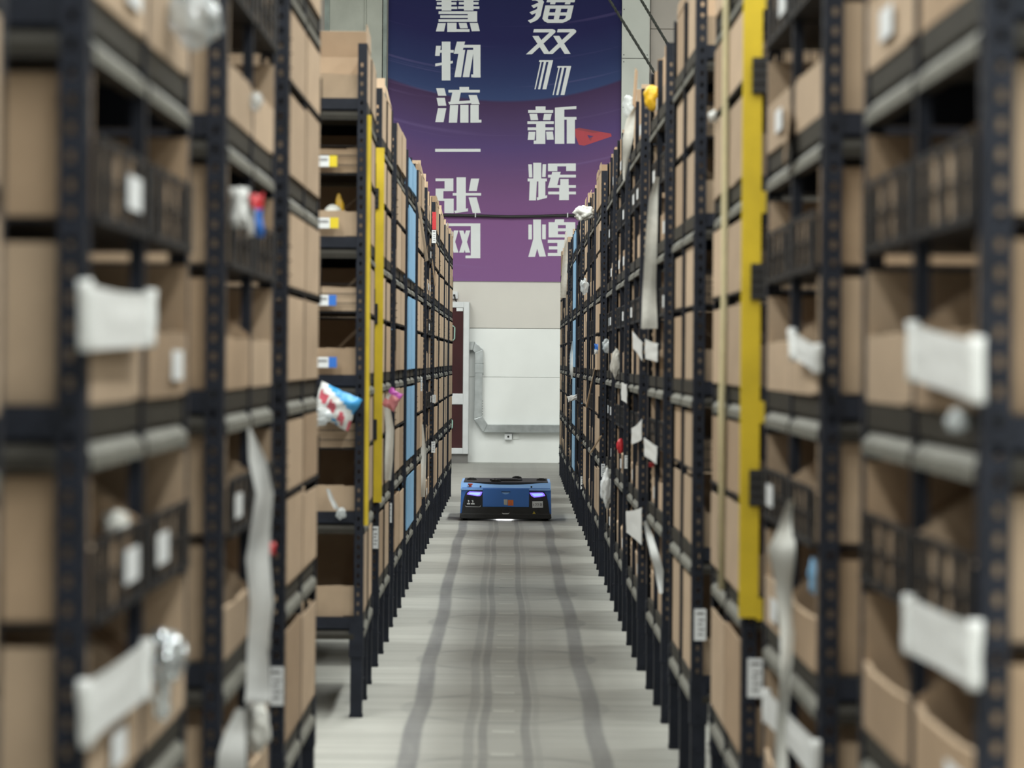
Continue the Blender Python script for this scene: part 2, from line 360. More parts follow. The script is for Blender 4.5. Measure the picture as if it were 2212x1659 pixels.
glyph('character', [(250, -150, 465, 240), (748, -150, 960, 238), (122, -20, 600, 18), (615, -20, 1090, 15), (142, 50, 580, 108), (635, 48, 1075, 104),
    (122, 148, 598, 205), (618, 143, 1093, 200), (180, 255, 1045, 315), (218, 343, 1045, 403), (180, 432, 1045, 492), (835, 255, 1045, 490),
    [(168, 518), (343, 518), (302, 705), (120, 705)], (373, 512, 582, 716), (373, 653, 874, 714), [(630, 514), (806, 514), (838, 634), (662, 634)],
    [(876, 514), (1058, 512), (1105, 698), (922, 702)], (122, -110, 600, -60), (615, -110, 1090, -60)], 930, 0, k1)
glyph('character', [[(124, 1026), (230, 1026), (206, 1254), (102, 1254)], (252, 934, 446, 1742 + 60), (210, 1120, 520, 1180), [(106, 1425), (500, 1360), (500, 1418), (106, 1486)],
    [(592, 934), (774, 934), (724, 1118), (694, 1206), (520, 1206)], [(752, 1006), (1118, 1006), (1118, 1068), (738, 1068)], (956, 1006, 1118, 1736), [(912, 1668), (1120, 1668), (1122, 1732), (912, 1732)],
    [(640, 1118), (778, 1118), (684, 1728), (534, 1728)], [(824, 1118), (960, 1118), (956, 1200), (868, 1728), (722, 1728)]], 930, 0, k1)
glyph('character', [[(126, 318), (310, 318), (354, 486), (170, 486)], [(134, 534), (320, 532), (354, 708), (172, 710)], [(168, 764), (354, 764), (292, 1078), (106, 1078)],
    (648, 288, 862, 360), (402, 355, 1104, 414), [(490, 410), (678, 410), (636, 620), (440, 640)], [(396, 624), (900, 590), (905, 655), (420, 682)], [(850, 470), (1036, 470), (1102, 676), (916, 676)],
    [(438, 696), (622, 696), (594, 1088), (408, 1088)], (664, 694, 850, 1088), [(892, 692), (1080, 692), (1080, 1088), (892, 1088)], (892, 1024, 1140, 1086)], 930, 160, k1)
glyph('character', [(940 - 930, 321.5 - 160, 1038 - 930, 328 - 160)], 930, 160, 1.0)
k3 = 8.295
glyph('character', [(90, 130, 410, 176), (252, 130, 410, 356), (92, 310, 410, 356), (92, 310, 230, 532), (92, 490, 416, 532), (248, 490, 416, 750), (466, 108, 632, 720),
    (398, 390, 906, 436), [(726, 132), (872, 132), (828, 354), (686, 354)], [(682, 470), (826, 468), (900, 746), (756, 748)], [(426, 710), (672, 664), (672, 718), (438, 752)]], 930, 370, k3)
glyph('character', [(90, 934, 892, 982), (90, 934, 250, 1560), (722, 934, 892, 1556), (626, 1510, 892, 1558), [(512, 1062), (590, 1062), (712, 1456), (625, 1456)], [(635, 1060), (712, 1060), (598, 1456), (512, 1456)],
    [(300, 1062), (380, 1062), (500, 1456), (415, 1456)], [(420, 1060), (500, 1060), (385, 1456), (300, 1456)]], 930, 370, k3)
k4 = 13.825
glyph('character', [[(260, -10), (420, -10), (560, -30), (625, 60), (600, 130), (460, 75), (430, 35), (370, 15), (270, 15)], [(460, 75), (605, 100), (520, 480), (430, 590), (330, 645), (215, 690), (140, 615), (270, 560), (355, 480), (380, 400)],
    [(245, 170), (470, 75), (520, 150), (315, 245)], [(190, 370), (440, 260), (480, 340), (265, 443)], [(725, -20), (1560, -20), (1535, 68), (695, 68)], [(820, 60), (975, 60), (955, 128), (802, 128)], [(1265, 60), (1420, 60), (1400, 128), (1245, 128)],
    [(662, 165), (1510, 165), (1490, 262), (640, 262)], [(662, 165), (825, 165), (735, 555), (760, 580), (740, 680), (640, 640), (575, 560)], [(1355, 165), (1510, 165), (1425, 540), (1370, 610), (1250, 560), (1268, 520)],
    [(740, 580), (1200, 580), (1262, 545), (1400, 560), (1300, 640), (1180, 684), (730, 684), (620, 630)], [(990, 200), (1150, 200), (1060, 620), (905, 620)], [(770, 372), (1320, 372), (1290, 466), (745, 466)]], 1130, 0, k4)
glyph('character', [[(325, 870), (880, 868), (950, 900), (970, 940), (950, 985), (800, 968), (302, 968)], [(800, 960), (955, 975), (265, 1620), (85, 1625)], [(275, 1075), (460, 1072), (810, 1612), (630, 1615)],
    [(1035, 870), (1510, 866), (1570, 900), (1588, 935), (1570, 985), (1420, 966), (1012, 966)], [(1410, 960), (1572, 975), (880, 1615), (710, 1615)], [(895, 1072), (1080, 1072), (1418, 1612), (1240, 1612)]], 1130, 0, k4)
k5 = 8.295
glyph('numeral', [[(290, 84), (537, 84), (530, 114), (284, 114)], [(312, 100), (336, 100), (224, 604), (204, 604)], [(374, 100), (417, 100), (305, 604), (266, 604)], [(460, 90), (537, 84), (415, 604), (346, 604)]], 1130, 120, k5)
glyph('numeral', [[(616, 188), (862, 188), (856, 216), (610, 216)], [(638, 200), (660, 200), (548, 708), (528, 708)], [(700, 200), (742, 200), (630, 708), (590, 708)], [(785, 192), (862, 188), (740, 708), (672, 708)]], 1130, 120, k5)
glyph('character', [(224, 912, 402, 980), (90, 976, 538, 1028), [(112, 1044), (250, 1044), (272, 1158), (136, 1160)], [(376, 1046), (512, 1044), (488, 1158), (356, 1158)], (76, 1178, 550, 1228), (82, 1288, 546, 1338),
    (234, 1200, 398, 1584), (190, 1524, 398, 1584), [(98, 1366), (220, 1366), (206, 1510), (82, 1510)], [(410, 1364), (532, 1362), (550, 1506), (424, 1508)], (570, 934, 738, 1582), [(570, 934), (954, 906), (954, 958), (570, 976)],
    (730, 1100, 956, 1150), (782, 1140, 928, 1578)], 1130, 120, k5)
k6 = 15.085
glyph('character', [[(168, 226), (286, 226), (302, 650), (190, 650)], (330, 176, 592, 780), [(636, 222), (750, 222), (734, 640), (618, 640)], (148, 690, 776, 782), [(216, 770), (450, 770), (418, 1402), (194, 1402)],
    (496, 770, 724, 1300), [(446, 1310), (784, 1236), (780, 1318), (454, 1400)], [(810, 204), (1718, 198), (1718, 290), (810, 292)], (810, 204, 1116, 452), (1404, 198, 1718, 446), (812, 566, 1720, 656),
    [(948, 474), (1226, 470), (1112, 910), (1100, 994), (804, 994), (900, 660)], (1210, 706, 1482, 1390), (1100, 902, 1720, 994), (816, 1116, 1720, 1206), (1176, 990, 1490, 1392)], 1130, 340, k6)
glyph('character', [(172, 378, 288, 862), [(328, 214), (580, 214), (588, 850), (748, 1420), (530, 1424), (460, 1160), (388, 1430), (168, 1434), (330, 850)], (620, 376, 740, 858), [(1046, 208), (1338, 206), (1330, 310), (1026, 310)],
    (830, 302, 1700, 398), (830, 302, 1135, 798), (1392, 302, 1700, 798), (1000, 500, 1500, 600), (830, 698, 1700, 798), (804, 874, 1720, 976), (838, 1088, 1690, 1190), (804, 1302, 1720, 1404), (1115, 874, 1330 + 80, 1404)], 1130, 460, k6)
glyph('red_emblem', [[(930, 1316), (1010, 1296), (1575, 1400), (1585, 1450), (1100, 1615), (1000, 1600), (940, 1450)]], 1130, 120, k5, 'redprint', -0.002)
glyph('red_emblem_fold', [[(950, 1325), (1010, 1296), (1400, 1370), (1250, 1385)], [(1150, 1425), (1250, 1440), (1215, 1530), (1195, 1525)]], 1130, 120, k5, 'redprint2', -0.001)
glyph('emblem_opening', [[(1150, 1425), (1265, 1445), (1185, 1482)]], 1130, 120, k5, 'banner', 0.0)
# cable across the banner, twisted ropes
ca = root('wall_cable', 'thick black cable strung across the lower banner', 'cable', (0, YW - 0.06, on_y(1100, 468, YW).z))
def wpath(pts, Y, base):
    return [on_y(a, b, Y) - Vector(base) for a, b in pts]
cpts = [(680, 467, 0.147), (800, 466, 0.147), (832, 466, 0.14), (868, 466, 0.07), (968, 465, 0.06), (1030, 466, 0.06), (1100, 468, 0.06), (1160, 467, 0.06), (1232, 465, 0.06), (1300, 470, 0.075), (1336, 471, 0.108), (1410, 473, 0.108), (1440, 474, 0.07), (1500, 475, 0.06)]
mb = MB(); mb.tube([on_y(a, b, YW - d) - Vector(ca.location) for a, b, d in cpts], 0.019, 10); obj('cable_run', mb.mesh('cable_run', 'cable', True), ca)
for px in (1027, 1226):
    mb = MB(); p = on_y(px, 465, YW - 0.06) - Vector(ca.location); mb.box(p.x - 0.006, p.x + 0.006, -0.028, 0.045, p.z - 0.026, p.z + 0.03); obj('cable_tie', mb.mesh('cable_tie', 'white'), ca)
for a, b, lab in (((1318, -10), (1440, 172), 'grey twisted wire rope crossing banner edge and clad column'), ((1388, -8), (1475, 120), 'dark wire rope sloping past the taupe wall panels')):
    Yr = YW - 1.2
    p, q = on_y(*a, Yr), on_y(*b, Yr); d = (q - p)
    p = p - d * 0.8; q = q + d * 1.2; q.y = YW - 0.02
    r_ = root('wire_rope', lab, 'rope', q)
    for ph in range(3):
        n = 90; u = Vector((0, 1, 0)); v = d.normalized().cross(u)
        pts = [p.lerp(q, i / n) - q + 0.010 * (math.cos(i * 1.3 + ph * 2.09) * u + math.sin(i * 1.3 + ph * 2.09) * v) for i in range(n + 1)]
        mb = MB(); mb.tube(pts, 0.010, 6); obj('rope_strand', mb.mesh('rope_strand', 'rope', True), r_)

# ------------------------------------------------------------------ duct, cabinet, sockets on the end wall
def zz2(x, y): return (900 + x / 3.95, 580 + y / 3.95)
# the duct comes out from the cabinet's side wall
_xs = on_y(1011.5, 750, YW - 0.26).x - 0.004
DX1 = next(x for x in range(1600, 1900) if on_y(*zz2(x, 1370), YW - 0.05).x >= x0c + 0.005)
DX0 = next(x for x in range(300, 480) if on_y(*zz2(x, 660), YW - 0.05).x >= _xs)
du = root('cable_duct', 'galvanised rectangular metal duct elbowing along the white end wall', 'duct', (0, 0, 0))
for i, p in enumerate(([(DX0, 625), (497, 625), (478, 697), (DX0, 697)], [(497, 625), (567, 690), (497, 720), (478, 697)], [(497, 720), (567, 690), (568, 812), (497, 812)],
          [(495, 812), (570, 812), (570, 893), (495, 893)], [(497, 893), (563, 893), (558, 1260), (488, 1285)], [(488, 1285), (558, 1260), (605, 1330), (570, 1397)], [(605, 1330), (DX1, 1334), (DX1, 1405), (570, 1397)])):
    pts = [on_y(*zz2(*q), YW - 0.05) for q in p]
    mb = MB(); mb.prism([(q.x, q.z) for q in pts], 'y', YW - (0.105 if i != 3 else 0.108), YW + 0.003); bevelled(obj('duct_section', mb.mesh('duct_section', 'galv'), du), 0.005)
for x, y in [(568, 812), (568, 893), (568, 905)] + [(563, 1130 + 22 * i) for i in range(6)]:
    mb = MB(); p = on_y(*zz2(x, y), YW - 0.05); mb.cyl((p.x, p.z), 'y', 0.006, YW - 0.112, YW - 0.104, 6); obj('rivet', mb.mesh('rivet', 'ink'), du)
def rect(px0, py0, px1, py1, Y):
    a, b = on_y(px0, py0, Y), on_y(px1, py1, Y); return min(a.x, b.x), max(a.x, b.x), min(a.z, b.z), max(a.z, b.z)
YC = YW - 0.26
cab = root('fire_cabinet', 'aluminium framed cabinet with dark red panes against end wall', 'cabinet', (0, 0, 0))
X0, X1, Z0, Z1 = rect(890, 651, 1011.5, 981, YC)
mb = MB(); mb.box(X0, X1, YC + 0.03, YW + 0.002, Z0, Z1); obj('body', mb.mesh('body', 'maroon'), cab)
mb = MB(); mb.box(X0 + 0.02, X1 - 0.01, YC + 0.04, YW + 0.002, 0, Z0 + 0.005); obj('plinth', mb.mesh('plinth', 'joint'), cab)
fw = 0.075
_, _, zl0, zl1 = rect(975, 850, 1000, 874, YC)
for nm, a in (('frame_rail', (X0, X1, Z1 - fw, Z1)), ('frame_rail', (X0, X1, zl0, zl1)), ('frame_rail', (X0, X1, Z0, Z0 + fw)), ('frame_stile', (X1 - fw, X1, Z0, Z1)), ('frame_stile', (X0, X0 + fw, Z0, Z1))):
    mb = MB(); mb.box(a[0], a[1], YC - (0.004 if nm == 'frame_stile' else 0), YC + 0.04, a[2], a[3]); bevelled(obj(nm, mb.mesh(nm, 'alu'), cab), 0.008)
mb = MB(); mb.box(X1 - 0.004, X1 + 0.002, YC + 0.02, YW, Z0, Z1); obj('side_panel', mb.mesh('side_panel', 'alu'), cab)
def glassmat():
    m, nt, b = nmat('cabinet_glass'); b.inputs['Roughness'].default_value = 0.05; b.inputs['Base Color'].default_value = (0.12, 0.08, 0.085, 1)
    tr = nt.nodes.new('ShaderNodeBsdfTransparent'); tr.inputs[0].default_value = (0.85, 0.75, 0.75, 1)
    mx = nt.nodes.new('ShaderNodeMixShader'); mx.inputs[0].default_value = 0.18
    nt.links.new(tr.outputs[0], mx.inputs[1]); nt.links.new(b.outputs[0], mx.inputs[2]); nt.links.new(mx.outputs[0], nt.nodes['Material Output'].inputs[0]); return m
M['glass'] = glassmat()
for a in ((zl1, Z1 - fw), (Z0 + fw, zl0)):
    mb = MB(); mb.box(X0 + fw - 0.01, X1 - fw + 0.01, YC + 0.012, YC + 0.017, a[0] - 0.01, a[1] + 0.01); obj('pane', mb.mesh('pane', 'glass'), cab)
for (a, b, c, d) in ((973, 704, 982, 735), (971, 905, 977, 927)):
    x0, x1, z0, z1 = rect(a, b, c, d, YC)
    mb = MB(); mb.tube([(x0, YC, z1), (x1 - 0.02, YC, z1), (x1, YC, z1 - 0.02), (x1, YC, z0 + 0.02), (x1 - 0.02, YC, z0), (x0, YC, z0)], 0.008, 8); h = obj('door_handle', mb.mesh('door_handle', 'mint', True), cab); h['label'] = 'mint green door handle'
x0, x1, z0, z1 = rect(986, 665, 1000, 672, YC); mb = MB(); mb.box(x0, x1, YC + 0.008, YC + 0.013, z0, z1); obj('notice_label', mb.mesh('notice_label', 'white'), cab)
for lab, (a, b, c, d), dep, nm in (('white wall socket with black plug above the red cabinet', (974, 630, 989, 646), 0.05, 'wall_socket'), ('small square white socket box under the metal duct', (1090, 936, 1106, 950), 0.06, 'wall_socket')):
    x0, x1, z0, z1 = rect(a, b, c, d, YW); t = root(nm, lab, 'socket', ((x0 + x1) / 2, YW, z0))
    wx = (x1 - x0) / 2; hz = z1 - z0
    mb = MB(); mb.box(-wx, wx, -dep, 0.006, 0, hz); bevelled(obj('box', mb.mesh('box', 'white'), t), 0.006)
    mb = MB(); mb.cyl((0.0, hz / 2), 'y', 0.014, -dep - (0.03 if b < 700 else 0.004), -dep, 12); obj('plug', mb.mesh('plug', 'black'), t)
    if b < 700:
        mb = MB(); mb.tube([(0, -dep - 0.025, hz / 2), (0.015, -dep - 0.03, hz / 2 - 0.06), (0.025, -dep - 0.02, (Z1 - z0) * 0.6), (0.03, -dep - 0.01, Z1 - z0 - 0.006)], 0.009, 8); obj('power_lead', mb.mesh('power_lead', 'cable', True), t)
    else:
        mb = MB(); mb.box(wx + 0.01, wx + 0.09, -0.012, 0.006, 0.01, hz - 0.01); obj('blank_plate', mb.mesh('blank_plate', 'whitewall'), t)

# ------------------------------------------------------------------ racks
W = 0.952; D = 0.952; TOP = 2.46
LV = [0.365, 0.75, 1.25, 1.755, 2.26]
FL = 0.034
def post_mesh():
    mb = MB(); t = 0.0035; pitch = 0.0345; hw, hh = 0.0045, 0.007; cx = 0.019
    z0, z1 = 0.33, TOP; n = int((z1 - z0 - 0.06) / pitch); zs = [z0 + 0.05 + i * pitch for i in range(n)]
    def flange(fn):
        for d in (0.0, t):
            mb.quad(fn(0, d, z0), fn(cx - hw, d, z0), fn(cx - hw, d, z1), fn(0, d, z1)); mb.quad(fn(cx + hw, d, z0), fn(FL, d, z0), fn(FL, d, z1), fn(cx + hw, d, z1))
            prev = z0
            for z in zs + [None]:
                top = z - hh if z else z1
                mb.quad(fn(cx - hw, d, prev), fn(cx + hw, d, prev), fn(cx + hw, d, top), fn(cx - hw, d, top))
                if z: prev = z + hh
        for z in zs:
            mb.quad(fn(cx - hw, 0, z - hh), fn(cx + hw, 0, z - hh), fn(cx + hw, t, z - hh), fn(cx - hw, t, z - hh)); mb.quad(fn(cx - hw, 0, z + hh), fn(cx + hw, 0, z + hh), fn(cx + hw, t, z + hh), fn(cx - hw, t, z + hh))
            mb.quad(fn(cx - hw, 0, z - hh), fn(cx - hw, 0, z + hh), fn(cx - hw, t, z + hh), fn(cx - hw, t, z - hh)); mb.quad(fn(cx + hw, 0, z - hh), fn(cx + hw, 0, z + hh), fn(cx + hw, t, z + hh), fn(cx + hw, t, z - hh))
        mb.quad(fn(FL, 0, z0), fn(FL, t, z0), fn(FL, t, z1), fn(FL, 0, z1)); mb.quad(fn(0, 0, z1), fn(FL, 0, z1), fn(FL, t, z1), fn(0, t, z1))
    flange(lambda u, d, z: (u, d, z)); flange(lambda u, d, z: (d, u, z))
    return mb.mesh('corner_post', 'steel')
def leg_mesh():
    mb = MB(); mb.box(0.001, 0.045, 0.001, 0.045, 0.008, 0.352); mb.box(-0.001, 0.048, -0.001, 0.048, 0, 0.010); mb.box(-0.002, 0.05, -0.002, 0.05, 0.22, 0.350)
    for z in (0.25, 0.32, 0.14): mb.cyl((0.022, z), 'y', 0.006, -0.006, 0.0, 8)
    return mb.mesh('leg', 'steel')
def mid_mesh():
    mb = MB(); mb.box(-0.013, 0.013, 0.0, 0.003, 0.33, TOP - 0.005); mb.box(-0.013, -0.010, 0, 0.02, 0.33, TOP - 0.005); mb.box(0.010, 0.013, 0, 0.02, 0.33, TOP - 0.005)
    return mb.mesh('divider_post', 'steel')
def midleg_mesh():
    mb = MB(); mb.box(-0.02, 0.02, 0.002, 0.042, 0.008, 0.352); mb.box(-0.024, 0.024, 0, 0.046, 0, 0.010); mb.box(-0.022, 0.022, 0.0, 0.045, 0.23, 0.350); return mb.mesh('divider_leg', 'steel')
BL = W / 2 - FL - 0.015
def beam_mesh(L):
    mb = MB(); prof = [(0.004, 0.0), (0.004, -0.040), (0.016, -0.042), (0.016, -0.047), (0.009, -0.048), (-0.003, -0.062), (-0.003, -0.080), (0.022, -0.080), (0.022, 0.0)]
    mi = [0, 0, 0, 1, 1, 1, 0, 0, 0]
    k = len(prof)
    for i in range(k):
        j = (i + 1) % k; a, b = prof[i], prof[j]; mb.quad((-L / 2, *a), (L / 2, *a), (L / 2, *b), (-L / 2, *b), mi[i])
    n = len(mb.v)
    for sx in (-1, 1):
        n = len(mb.v); mb.v += [(sx * L / 2, *p) for p in prof]; mb.f.append(tuple(range(n, n + k))); mb.m.append(0)
    return mb.mesh('shelf_beam', ['beam', 'lip'])
def beam_mesh_dark(L):
    m = beam_mesh(L); m.materials[0] = M['steel']; m.materials[1] = M['beam']; return m
PM, LM, MM, MLM = post_mesh(), leg_mesh(), mid_mesh(), midleg_mesh()
BM, BMD = beam_mesh(BL), beam_mesh_dark(BL)
mb = MB(); mb.box(-W / 2 + 0.006, W / 2 - 0.006, 0.02, D - 0.02, -0.012, 0.0); DKM = mb.mesh('shelf_deck', 'deck')
# bins: opening toward -y, x centred, y 0..d
BW = W / 2 - FL - 0.017; BD = W / 2 - FL - 0.017; BX = 0.013 + (W / 2 - FL - 0.013) / 2
def bin_mesh(h, lip, wdt=BW, dep=BD, mat='card', flap=0.0, seed=0, cut=0.0, inner=1, bowmax=0.012):
    r = random.Random(seed); mb = MB(); t = 0.004; w2 = wdt / 2
    mb.box(-w2, w2, 0, dep, 0, t)
    full = [(0, 0), (dep, 0), (dep, h), (0, h)]; part = [(0, 0), (dep, 0), (dep, h), (cut, h), (0.004, lip + 0.01)] if cut else full
    mb.prism(full if inner > 0 else part, 'x', -w2, -w2 + t); mb.prism(part if inner > 0 else full, 'x', w2 - t, w2); mb.box(-w2 + t, w2 - t, dep - t, dep, 0, h)
    # front lip with a folded top edge that bows a little
    n = 6; bow = min(bowmax, r.uniform(-0.004, 0.012))
    for i in range(n):
        xa_, xb_ = -w2 + t + (wdt - 2 * t) * i / n, -w2 + t + (wdt - 2 * t) * (i + 1) / n
        ya, yb = -bow * math.sin(math.pi * i / n), -bow * math.sin(math.pi * (i + 1) / n)
        la, lb = lip + r.uniform(-0.003, 0.003), lip + r.uniform(-0.003, 0.003)
        nn = len(mb.v)
        mb.v += [(xa_, 0, 0), (xb_, 0, 0), (xb_, yb, lb), (xa_, ya, la), (xa_, t, 0), (xb_, t, 0), (xb_, yb + 0.009, lb), (xa_, ya + 0.009, la)]
        for f in ((0, 1, 2, 3), (5, 4, 7, 6), (0, 4, 5, 1)): mb.f.append(tuple(nn + q for q in f)); mb.m.append(0)
        mb.f.append((nn + 3, nn + 2, nn + 6, nn + 7)); mb.m.append(1)
    if flap:
        a = r.uniform(0.15, 0.5); c, s_ = math.cos(a), math.sin(a)
        for sx in (-1, 1):
            mt = Matrix.Translation((sx * w2, 0, h)) @ Matrix.Rotation(sx * r.uniform(-0.35, 0.03), 4, 'Y')
            mb.box(-t / 2, t / 2, 0.01, dep * r.uniform(0.6, 0.95), 0, flap * r.uniform(0.6, 1.0), 0, mt)
        mt = Matrix.Translation((0, dep, h)) @ Matrix.Rotation(r.uniform(0.02, 0.3), 4, 'X'); mb.box(-w2 + 0.01, w2 - 0.01, -t / 2, t / 2, 0, flap, 0, mt)
    return mb.mesh('bin', [mat, 'cardcut'])
BIN = {}
for v in range(3):
    mt = 'card' if v != 1 else 'card2'
    BIN['bottom', v] = bin_mesh(0.285 - 0.01 * v, 0.112, mat=mt, seed=v); BIN['low', v] = bin_mesh(0.212 - 0.006 * v, 0.094 + 0.004 * v, mat=mt, seed=v + 5)
    for inn, c in ((1, 'a'), (-1, 'b')):
        BIN[c + 'bottom', v] = bin_mesh(0.285 - 0.01 * v, 0.112, mat=mt, seed=v, cut=0.16, inner=inn); BIN[c + 'low', v] = bin_mesh(0.212 - 0.006 * v, 0.094 + 0.004 * v, mat=mt, seed=v + 5, cut=0.14, inner=inn)
        BIN[c + 'up', v] = bin_mesh(0.182 - 0.005 * v, 0.090, mat=mt, seed=v + 9, cut=0.12, inner=inn, bowmax=0.003)
    BIN['up', v] = bin_mesh(0.182 - 0.005 * v, 0.090, mat=mt, seed=v + 9); BIN['top', v] = bin_mesh(0.205, 0.09, mat=mt, flap=(0.0, 0.07, 0.10)[v], seed=v + 13)
mb = MB()
def bluebin(h):
    m = bin_mesh(h, h - 0.02, mat='bluebin', seed=3); m.materials[1] = M['bluebin']; return m
BIN['blue', 0] = bluebin(0.405); BIN['bluebottom', 0] = bluebin(0.29); BIN['bluetop', 0] = bluebin(0.16)
def basket_slot():
    mb = MB(); w2 = BW / 2 + 0.002; h = 0.098
    mb.box(-w2, w2, -0.009, BD, -0.006, -0.001)
    for z, t in ((0.0, 0.005), (0.05, 0.0015), (h, 0.004)): mb.box(-w2, w2, -0.0085, -0.0045, z - t, z + t)
    n = 4
    for i in range(n + 1):
        hw = 0.020; x = max(-w2 + hw, min(w2 - hw, -w2 + 2 * w2 * i / n)); mb.box(x - hw, x + hw, -0.008, -0.005, 0, h)
    return mb.mesh('basket', 'wire')
def basket_wire():
    mb = MB(); w2 = BW / 2 + 0.004; h = 0.10
    mb.box(-w2, w2, -0.012, BD, -0.006, -0.001)
    for z in (0.0, 0.03, 0.065, h): mb.box(-w2, w2, -0.013, -0.0105, z - 0.0015, z + 0.0015)
    x = -w2
    while x < w2 - 0.19: mb.box(x, x + 0.003, -0.0135, -0.0105, 0, h); x += 0.02
    mb.box(-w2, -w2 + 0.028, -0.013, -0.010, -0.02, h + 0.01)
    return mb.mesh('basket', 'wire')
BSK = {'slot': basket_slot(), 'wire': basket_wire()}
TIERS = [('bottom', LV[0], 'bottom shelf'), ('low', LV[1], 'second shelf lower tier'), ('up', LV[1] + 0.232, 'second shelf upper tier'), ('low', LV[2], 'third shelf lower tier'), ('up', LV[2] + 0.232, 'third shelf upper tier'),
         ('low', LV[3], 'fourth shelf lower tier'), ('up', LV[3] + 0.232, 'fourth shelf upper tier'), ('top', LV[4], 'top shelf')]
BTIERS = [('bluebottom', LV[0], 'bottom shelf'), ('blue', LV[1], 'second shelf'), ('blue', LV[2], 'third shelf'), ('blue', LV[3], 'fourth shelf'), ('bluetop', LV[4], 'top shelf')]
ORD = ['first', 'second', 'third', 'fourth', 'fifth', 'sixth', 'seventh', 'eighth', 'ninth', 'tenth', 'eleventh', 'twelfth', 'thirteenth', 'fourteenth']
# side, depth unit of near corner, lateral unit, kind, short phrase
PODS = [
 ('L', 0.224, 0.400, 'closed', 'fourth rack before vacant slot'), ('L', 0.430, 0.397, 'open', 'third rack before vacant slot'), ('L', 0.645, 0.403, 'open', 'second rack before vacant slot'),
 ('L', 0.858, 0.418, 'closed', 'rack just before vacant slot'), ('L', 1.289, 0.417, 'closed', 'rack just past vacant slot'), ('L', 1.5015, 0.428, 'closed', 'second rack past vacant slot'),
 ('L', 1.7247, 0.437, 'closed', 'third rack past vacant slot'), ('L', 1.942, 0.441, 'blue', 'blue rack, cabinet row'), ('L', 2.150, 0.441, 'closed', 'first rack past blue, cabinet row'),
 ('L', 2.370, 0.440, 'open', 'second rack past blue, cabinet row'), ('L', 2.585, 0.436, 'closed', 'third rack past blue, cabinet row'), ('L', 2.80, 0.440, 'closed', 'fourth rack past blue, cabinet row'),
 ('L', 3.02, 0.440, 'closed', 'fifth rack past blue, cabinet row'), ('L', 3.235, 0.438, 'closed', 'last rack of cabinet row'),
 ('R', 0.410, 0.416, 'open', 'second rack before yellow bar, duct row'), ('R', 0.627, 0.419, 'open', 'rack just before yellow bar, duct row'), ('R', 0.843, 0.425, 'closed', 'yellow-barred rack, duct row')]
kinds = ['closed', 'open', 'open', 'open', 'open', 'closed', 'open', 'closed', 'open', 'blue', 'open', 'closed', 'open', 'closed']
for i, k in enumerate(kinds):
    PODS.append(('R', 1.06 + 0.2165 * i, 0.414 + 0.004 * math.sin(i * 2.1), k, (ORD[i] + ' rack past yellow bar, duct row') if i < len(kinds) - 1 else 'last rack of duct row'))
for zc_, nm in ((0.645, 'second rack before vacant slot'), (0.858, 'rack just before vacant slot'), (1.072, 'the vacant slot'), (1.289, 'rack just past vacant slot'), (1.5015, 'second rack past vacant slot')):  # unseen racks behind the front row, added mainly to shade the floor there
    PODS.append(('L', zc_, 0.425 + (D + 0.30) / HC, 'open', 'added row behind ' + nm))
# how far the bins stand back from (+) or out of (-) the aisle face of each rack
REC = {0: -0.002, 3: -0.003, 4: 0.002, 5: 0.004, 6: -0.006, 7: -0.006, 8: -0.002, 9: 0.003, 10: -0.003, 11: -0.004, 12: 0.001, 13: -0.002, 16: -0.003, 17: 0.010, 18: 0.016, 19: 0.014, 20: 0.012, 21: 0.014,
       22: -0.004, 23: 0.010, 24: 0.002, 25: 0.010, 26: -0.005, 27: 0.008, 28: 0.002, 29: 0.007, 30: 0.002}
NIND = {'L': 11, 'R': 9}
cnt = {'L': 0, 'R': 0}
POD = []
farmesh = MB()
CELLS = {}
PART = {}
for tk_, hh_ in (('bottom', 0.25), ('low', 0.19), ('up', 0.165)):
    mb = MB(); mb.prism([(0.05, 0.003), (BD - 0.005, 0.003), (BD - 0.005, hh_), (0.16, hh_), (0.06, hh_ * 0.55)], 'x', -0.002, 0.002); PART[tk_] = mb.mesh('partition', 'bfill')
LABST = MB(); LABST.box(-0.055, 0.055, -0.0016, 0, 0, 0.045); LABM = LABST.mesh('bin_label', 'white')
